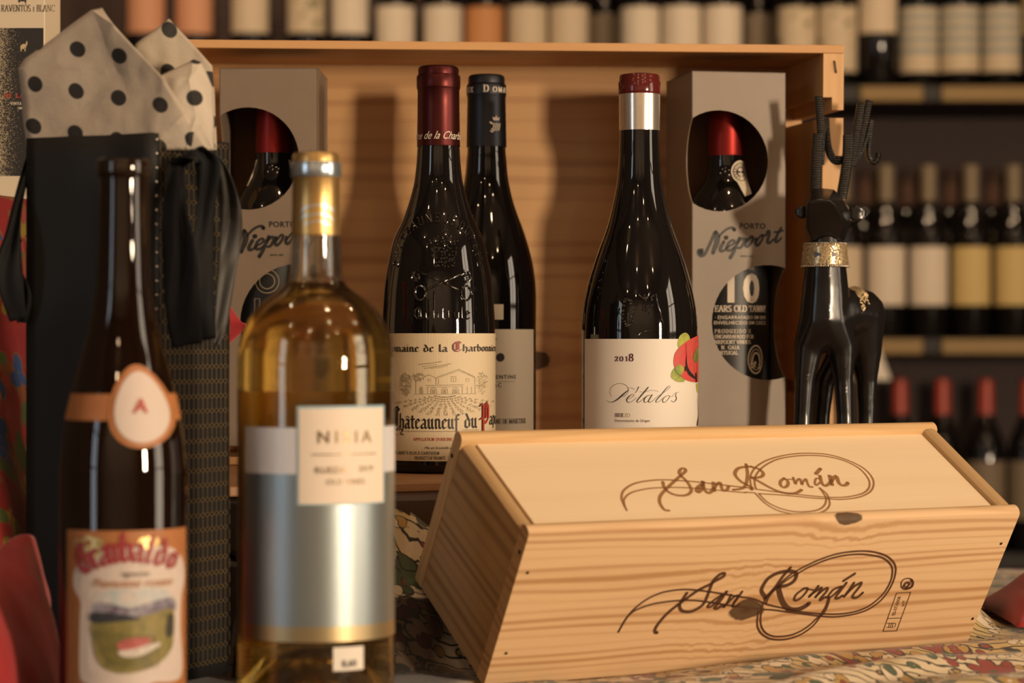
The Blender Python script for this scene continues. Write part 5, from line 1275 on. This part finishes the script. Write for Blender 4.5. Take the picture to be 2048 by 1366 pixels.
# ------------------------------------------------------------------ black carved reindeer
dd = 1.796; ds = FPX / dd
deer = thing('reindeer_figure', 'black carved reindeer figure with a gold beaded collar beside the crate', 'figurine', ((1665 - 1024) / ds, dd, PZ + .0002))
by = 683 + .0928 * ds
def D(px, py, y=0.0):
    y = y * (.28 if y > 0 else 1.0); w = W(px, py, dd + y); return (w[0] - deer.location.x, y, w[2] - PZ - .0002)
t = NT('black_lacquered_wood'); v = t.coord(scale=(1, 1, .35)); n = t.noise(v, 260, 3); t.base((0.008, 0.007, 0.007), 0.24); t.bump(n, .10, .0006); M_DEER = t.m
J = [D(1650, 640, 0), D(1651, 575, -.002), D(1651, 510, -.006), D(1652, 468, -.008),          # 0-3 chest, neck
     D(1685, 625, .035), D(1718, 630, .078),                                              # 4,5 back, rump
     D(1618, 690, .0), D(1610, 760, -.002), D(1606, 830, -.002), D(1604, by - 4, -.004),          # 6-9 front leg
     D(1683, 690, .002), D(1687, 760, 0), D(1690, 830, .0), D(1692, by - 3, -.002),             # 10-13
     D(1690, 700, .082), D(1650, 760, .082), D(1643, 830, .086), D(1640, by - 3, .086),           # 14-17
     D(1730, 700, .084), D(1733, 760, .088), D(1733, 830, .09), D(1731, by - 3, .09)]            # 18-21
Rr = [.0200, .0175, .0148, .0112, .0195, .0205, .0115, .0080, .0072, .0078, .0115, .0076, .0068, .0076, .0120, .0080, .0068, .0070, .0130, .0085, .0072, .0072]
Ed = [(0, 1), (1, 2), (2, 3), (0, 4), (4, 5), (0, 6), (6, 7), (7, 8), (8, 9), (0, 10), (10, 11), (11, 12), (12, 13), (5, 14), (14, 15), (15, 16), (16, 17), (5, 18), (18, 19), (19, 20), (20, 21)]
balls = []
for p, q in Ed:
    A_, B_ = Vector(J[p]), Vector(J[q]); n = max(4, int((B_ - A_).length / .0032))
    for k in range(n + 1):
        u = k / n; balls.append(ico(A_.lerp(B_, u), Rr[p] + (Rr[q] - Rr[p]) * u, 2))
bo = mobj('body', join(*balls), M_DEER, deer, True)
md = bo.modifiers.new('fuse', 'REMESH'); md.mode = 'VOXEL'; md.voxel_size = .0014; md.use_smooth_shade = True
md = bo.modifiers.new('relax', 'SMOOTH'); md.iterations = 9; md.factor = .5
# head: a tapered block, muzzle towards the viewer
def loop(pts, y, cx, cy, k): return [D(cx + (x - cx) * k, cy + (yy - cy) * k, y) for x, yy in pts]
HO = [(1621, 382), (1640, 376), (1668, 379), (1684, 396), (1700, 428), (1701, 448), (1688, 484), (1652, 490), (1622, 484), (1611, 456), (1611, 410)]
HF = [(1618, 402), (1638, 398), (1660, 399), (1672, 408), (1684, 430), (1688, 448), (1676, 482), (1650, 488), (1622, 482), (1613, 456), (1613, 418)]
rings = [loop(HO, .018, 1656, 430, .55), loop(HO, .010, 1656, 432, .95), loop(HO, -.010, 1655, 436, 1.0), [D(x, y, -.036 + (y - 398) / 90 * .022) for x, y in HF], [D(1654 + (x - 1654) * .9, 440 + (y - 440) * .9, -.0372 + (440 + (y - 440) * .9 - 398) / 90 * .022) for x, y in HF]]
V = [p for r in rings for p in r]; k = len(HO); Fc = [(i * k + j, i * k + (j + 1) % k, (i + 1) * k + (j + 1) % k, (i + 1) * k + j) for i in range(len(rings) - 1) for j in range(k)] + [tuple(range(k)), tuple((len(rings) - 1) * k + j for j in range(k))]
ho = recalc(mobj('head', (V, Fc), M_DEER, deer, 26.0))
bv = ho.modifiers.new('bev', 'BEVEL'); bv.width = .0010; bv.segments = 2; bv.limit_method = 'ANGLE'; bv.angle_limit = math.radians(26)
for c, r, an in (((1714, 427, .006), (.0078, .0035, .0068), 0), ((1604, 424, .006), (.0055, .0035, .0052), 0)):
    e = ico((0, 0, 0), 1, 2); p = D(*c)
    e = ([(p[0] + x * r[0] * (1 - .25 * abs(z)), p[1] + y * r[1] + (.0022 if y < 0 and abs(z) < .45 else 0), p[2] + z * r[2]) for x, y, z in e[0]], e[1])
    mobj('ear', e, M_DEER, deer, True)
t = NT('ridged_black_horn'); v = t.coord(); wz = t.math('SINE', t.math('MULTIPLY', t.sep(v)[2], 3600.0)); t.base((0.009, 0.008, 0.007), .24); t.bump(wz, .4, .0006); M_HORN = t.m
def prong(pts, wd, name, par, th=.006):
    path = catmull([D(*p) for p in pts], 6); n = len(path)
    return mobj(name, tube(path, .003, 12, True, [(th, wd[0] + (wd[1] - wd[0]) * i / (n - 1)) for i in range(n)]), M_HORN, par, 50.0)
a1 = prong([(1630, 392, .004), (1632, 340, .004), (1634, 300, .004), (1636, 268, .003)], (.0082, .0065), 'antler', deer, .0075)
prong([(1640, 330, .006), (1642, 270, .006), (1640, 230, .004), (1637, 192, .002)], (.0045, .0050), 'tine', a1, .0060)
prong([(1640, 290, .010), (1650, 238, .016), (1652, 262, .018), (1656, 295, .018), (1666, 318, .016), (1678, 322, .014), (1680, 312, .012)], (.0030, .0036), 'tine', a1, .0055)
a2 = prong([(1682, 398, .004), (1690, 350, .004), (1695, 310, .004), (1696, 270, .004)], (.0105, .0062), 'antler', deer, .0075)
prong([(1700, 330, .008), (1708, 290, .008), (1716, 245, .006), (1722, 208, .004)], (.0045, .0055), 'tine', a2, .0060)
prong([(1704, 330, .014), (1718, 290, .016), (1730, 240, .016), (1738, 200, .014)], (.0040, .0050), 'tine', a2, .0055)
prong([(1712, 320, .020), (1728, 290, .024), (1742, 240, .026), (1738, 280, .028), (1736, 310, .028), (1745, 325, .026), (1755, 318, .024), (1757, 305, .022)], (.0030, .0036), 'tine', a2, .0055)
# beaded collar and saddle patch
M_BEAD = plain('gold_bead', (0.66, 0.53, 0.33), .3, .7); M_SBEAD = plain('silver_bead', (0.75, 0.68, 0.58), .2, 1.0)
t = NT('gold_braid'); v = t.coord(); vo = t.n('TexVoronoi', i_Scale=900.0); t.set(vo.inputs['Vector'], v); t.base(t.mix(vo.outputs['Distance'], (0.55, 0.44, 0.28), (0.30, 0.22, 0.12)), .5, .35); t.bump(vo.outputs['Distance'], .6, .0008); M_BRAID = t.m
cb = D(1650, 533, -.0055); cz0, cz1 = cb[2], D(0, 488)[2]
def cring(z): u = (z - cz0) / (cz1 - cz0); return .0170 - .0018 * u
colr = mobj('collar', [(xf(lathe([(cring(z0_), z0_) for z0_ in (cz0, (cz0 + cz1) / 2, cz1)], 40, False, False), Matrix.Translation((cb[0], cb[1], 0))))][0], M_BRAID, deer, True)
sm = colr.modifiers.new('thick', 'SOLIDIFY'); sm.thickness = .0012
def ringbeads(z, n, r):
    return [ico((cb[0] + (cring(z) + .0003) * math.sin(2 * math.pi * k / n), cb[1] - (cring(z) + .0003) * math.cos(2 * math.pi * k / n), z), r, 1) for k in range(n)]
mobj('collar_beads', join(*(ringbeads(cz0, 64, .0009) + ringbeads(cz1, 58, .0008))), M_SBEAD, colr, True, kind='stuff')
bg_ = []
for _ in range(420):
    z = rnd.uniform(cz0 + .0012, cz1 - .0012); a = rnd.uniform(-1.7, 1.7); r = cring(z) + .0004
    m4 = Matrix.Translation((cb[0] + r * math.sin(a), cb[1] - r * math.cos(a), z)) @ Matrix.Rotation(a, 4, 'Z') @ Matrix.Rotation(rnd.uniform(0, 3.14), 4, 'Y')
    bg_.append(xf(box(-.0009, .0009, -.0003, .0003, -.0003, .0003), m4))
mobj('beadwork', join(*bg_), M_BEAD, colr, False, kind='stuff')
for a in (-.72, .02):
    r = cring((cz0 + cz1) / 2) + .0012; p = Vector((cb[0], cb[1], (cz0 + cz1) / 2))
    q = [(-.0020, -.0022), (.0028, 0.0), (-.0020, .0022)]
    mobj('triangle_stone', lay([q], lambda x, y: (p.x + r * math.sin(a + .28 + x / r), p.y - r * math.cos(a + .28 + x / r), p.z + y)), M_DEER, colr)
sd_ = []; rs = random.Random(5); cpt = Vector(D(1713, 628, .060))
for _ in range(420):
    a = rs.uniform(.0, 1.35); b = rs.uniform(-1.25, .42)
    if ((b + .4) / .82) ** 2 + ((a - .62) / .72) ** 2 > 1: continue
    nrm = Vector((math.cos(a) * math.sin(b), -math.cos(a) * math.cos(b), math.sin(a)))
    p = cpt + nrm * .0208
    m4 = Matrix.Translation(p) @ nrm.to_track_quat('Y', 'Z').to_matrix().to_4x4() @ Matrix.Rotation(rs.uniform(0, 3.14), 4, 'Y')
    sd_.append(xf(box(-.0010, .0010, -.0008, .0005, -.0004, .0004), m4))
mobj('saddle_beadwork', join(*sd_), M_BEAD, deer, False, kind='stuff', label='gold bead patch on the back')

# ------------------------------------------------------------------ bottle shelves far behind
SD = 4.45; ss = FPX / SD
sx_ = lambda px: (px - 1024) / ss
zS = lambda py: CAMZ - (py - 683) / ss
shelf = thing('bottle_shelving', 'dark wooden shelving unit full of wine bottles behind the display', 'shelving', (0, SD, 0))
B1, B2, B3 = zS(171), zS(676), zS(1107)
for zz in (B1, B2, B3, .12):
    mobj('shelf_board', box(-1.55, 1.55, 0, .34, zz - .030, zz, .002), M_DARKWOOD, shelf)
for px in (-480, 2560):
    mobj('upright', box(sx_(px) - .014, sx_(px) + .014, -.004, .34, 0, 2.35), M_DARKWOOD, shelf)
mobj('back_panel', box(-1.56, 1.56, .34, .36, 0, 2.35), M_SHELFBACK, shelf)
for zz in (B1, B2):
    for a, b in ((1720, 1845), (1882, 2120), (300, 620), (660, 1200)):
        mobj('price_rail', box(sx_(a), sx_(b), -.009, -.0005, zz - .030, zz - .002, .002), M_BRASS, shelf)
# bottle pieces shared by all the shelf bottles
bprof = [(.020, .004), (.034, 0), (.0375, .004), (.0375, .10), (.0375, .185), (.034, .205), (.024, .228), (.0165, .245), (.0145, .26), (.0142, .318)]
ME = {}
def shared(nm, vf, smooth, mat):
    o = mobj(nm, vf, mat, None, smooth); ME[nm] = o.data; bpy.data.objects.remove(o); return ME[nm]
shared('shelf_glass', lathe(bprof, 28), True, M_BLACKGLASS)
shared('shelf_capsule', lathe([(.0158, .238), (.0152, .26), (.0148, .318), (.012, .321), (.003, .321)], 22), 40.0, M_BLACKFOIL)
frs = lambda z: .0375
shared('label_tall', wrap_patch(frs, .028, .150, -.046, .046, .0004, 14), True, None)
shared('label_short', wrap_patch(frs, .060, .168, -.044, .044, .0004, 14), True, None)
shared('label_high', wrap_patch(frs, .100, .185, -.042, .042, .0004, 14), True, None)
for k_ in ('label_tall', 'label_short', 'label_high'): ME[k_].materials.append(M_CREAM)
def lm(name, col, r=.6): return paper(name, col, r, 300)
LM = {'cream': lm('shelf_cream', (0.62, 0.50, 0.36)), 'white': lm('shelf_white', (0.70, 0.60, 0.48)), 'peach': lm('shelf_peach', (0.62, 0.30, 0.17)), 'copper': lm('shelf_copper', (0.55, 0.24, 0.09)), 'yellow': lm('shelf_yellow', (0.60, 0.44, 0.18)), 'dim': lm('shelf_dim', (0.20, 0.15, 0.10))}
t = NT('shelf_striped'); v = t.coord(); w = t.math('SINE', t.math('MULTIPLY', t.sep(v)[2], 300.0)); zz_ = t.sep(v)[2]
t.base(t.mix(t.math('MULTIPLY', t.math('GREATER_THAN', w, 0.0), t.math('GREATER_THAN', zz_, .055)), (0.56, 0.45, 0.31), (0.25, 0.29, 0.29)), .6); LM['striped blue-grey'] = t.m
t = NT('shelf_sprig'); v = t.coord(); n = t.noise(v, 45, 2); t.base(t.mix(t.ramp(n, [(.58, 0.0), (.66, 1.0)]), (0.58, 0.47, 0.33), (0.22, 0.19, 0.10)), .6); LM['sprig printed'] = t.m
CAPS = {'black': M_BLACKFOIL, 'tan': plain('tan_capsule', (0.20, 0.15, 0.09), .4), 'red': plain('red_capsule', (0.35, 0.05, 0.03), .35), 'brown': plain('brown_capsule', (0.12, 0.06, 0.04), .4)}
def part_copy(nm, me, par, mat=None):
    o = bpy.data.objects.new(nm, me); C.objects.link(o); o.parent = par
    if mat is not None: o.material_slots[0].link = 'OBJECT'; o.material_slots[0].material = mat
    return o
ORD = 'first second third fourth fifth sixth seventh eighth ninth tenth eleventh twelfth thirteenth fourteenth fifteenth sixteenth seventeenth eighteenth nineteenth twentieth'.split()
def shelf_bottle(px, zb, dep, col, lab, capc, label, group):
    r = thing('shelf_bottle', label, 'bottle', ((px - 1024) / FPX * (SD + dep), SD + dep, zb + .0008), (0, 0, math.atan2(px - 1024, FPX) * -1.0), group)
    part_copy('glass', ME['shelf_glass'], r); part_copy('capsule', ME['shelf_capsule'], r, CAPS[capc])
    if lab: part_copy('label', ME[lab], r, LM[col])
    return r
TOP = [(292, 'peach', 'label_high'), (388, 'peach', 'label_high'), (500, 'cream', 'label_high'), (612, 'sprig printed', 'label_high'), (700, 'white', 'label_high'), (791, 'white', 'label_tall'), (886, 'white', 'label_tall'), (969, 'copper', 'label_tall'),
       (1055, 'cream', 'label_tall'), (1138, 'cream', 'label_tall'), (1281, 'white', 'label_tall'), (1363, 'white', 'label_tall'), (1445, 'white', 'label_tall'), (1594, 'sprig printed', 'label_tall'), (1675, 'sprig printed', 'label_tall'), (1756, 'cream', 'label_high'),
       (1838, 'striped blue-grey', 'label_tall'), (1920, 'striped blue-grey', 'label_tall'), (2002, 'striped blue-grey', 'label_tall'), (2084, 'yellow', 'label_high')]
for i, (px, col, lab) in enumerate(TOP):
    shelf_bottle(px, B1, .06 + .012 * (i % 3 == 1), col, lab, 'black', f'{ORD[i]} bottle from the gift bag on the top shelf, {col} label', 'bottles on the top back shelf')
for i, px in enumerate((1209, 1516)):
    shelf_bottle(px, B1, .17, 'dim', 'label_tall', 'black', ('dark bottle on the top shelf between the two groups of white labels', 'dark bottle on the top shelf before the sprig printed labels')[i], 'bottles on the top back shelf')  # set deeper on the shelf, with darker brown label paper
MID = [(1686, 'cream', 'label_short', 'tan'), (1772, 'white', 'label_short', 'tan'), (1857, 'white', 'label_short', 'tan'), (1942, 'yellow', 'label_short', 'tan'), (2027, 'yellow', 'label_short', 'tan'), (2112, 'cream', 'label_short', 'tan')]
for i, (px, col, lab, cp_) in enumerate(MID):
    shelf_bottle(px, B2, .05, col, lab, cp_, f'{ORD[i]} bottle beside the reindeer on the middle shelf, {col} label', 'bottles on the middle back shelf')
for i, px in enumerate((1730, 1815, 1900, 1985, 2074)):
    shelf_bottle(px, B2, .17, 'dim', None, 'brown', f'{ORD[i]} dark bottle from the reindeer in the rear row of the middle shelf', 'rear bottles on the middle back shelf')
for i, px in enumerate((1800, 1885, 1972, 2055)):
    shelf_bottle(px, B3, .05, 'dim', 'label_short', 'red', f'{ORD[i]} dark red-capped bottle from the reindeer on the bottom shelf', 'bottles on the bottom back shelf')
# folded white card hanging from the middle shelf
crd = sheet([(-.028, -.075), (.036, -.075), (.008, .0), (-.020, .0)], lambda u, v_, t_: (u, t_, v_), .0008)
o = recalc(mobj('shelf_card', crd, M_WHITEPAPER)); o.location = (sx_(1740), SD - .016, zS(678)); tag(o, 'white slanted card hanging from the middle shelf behind the reindeer', 'card')
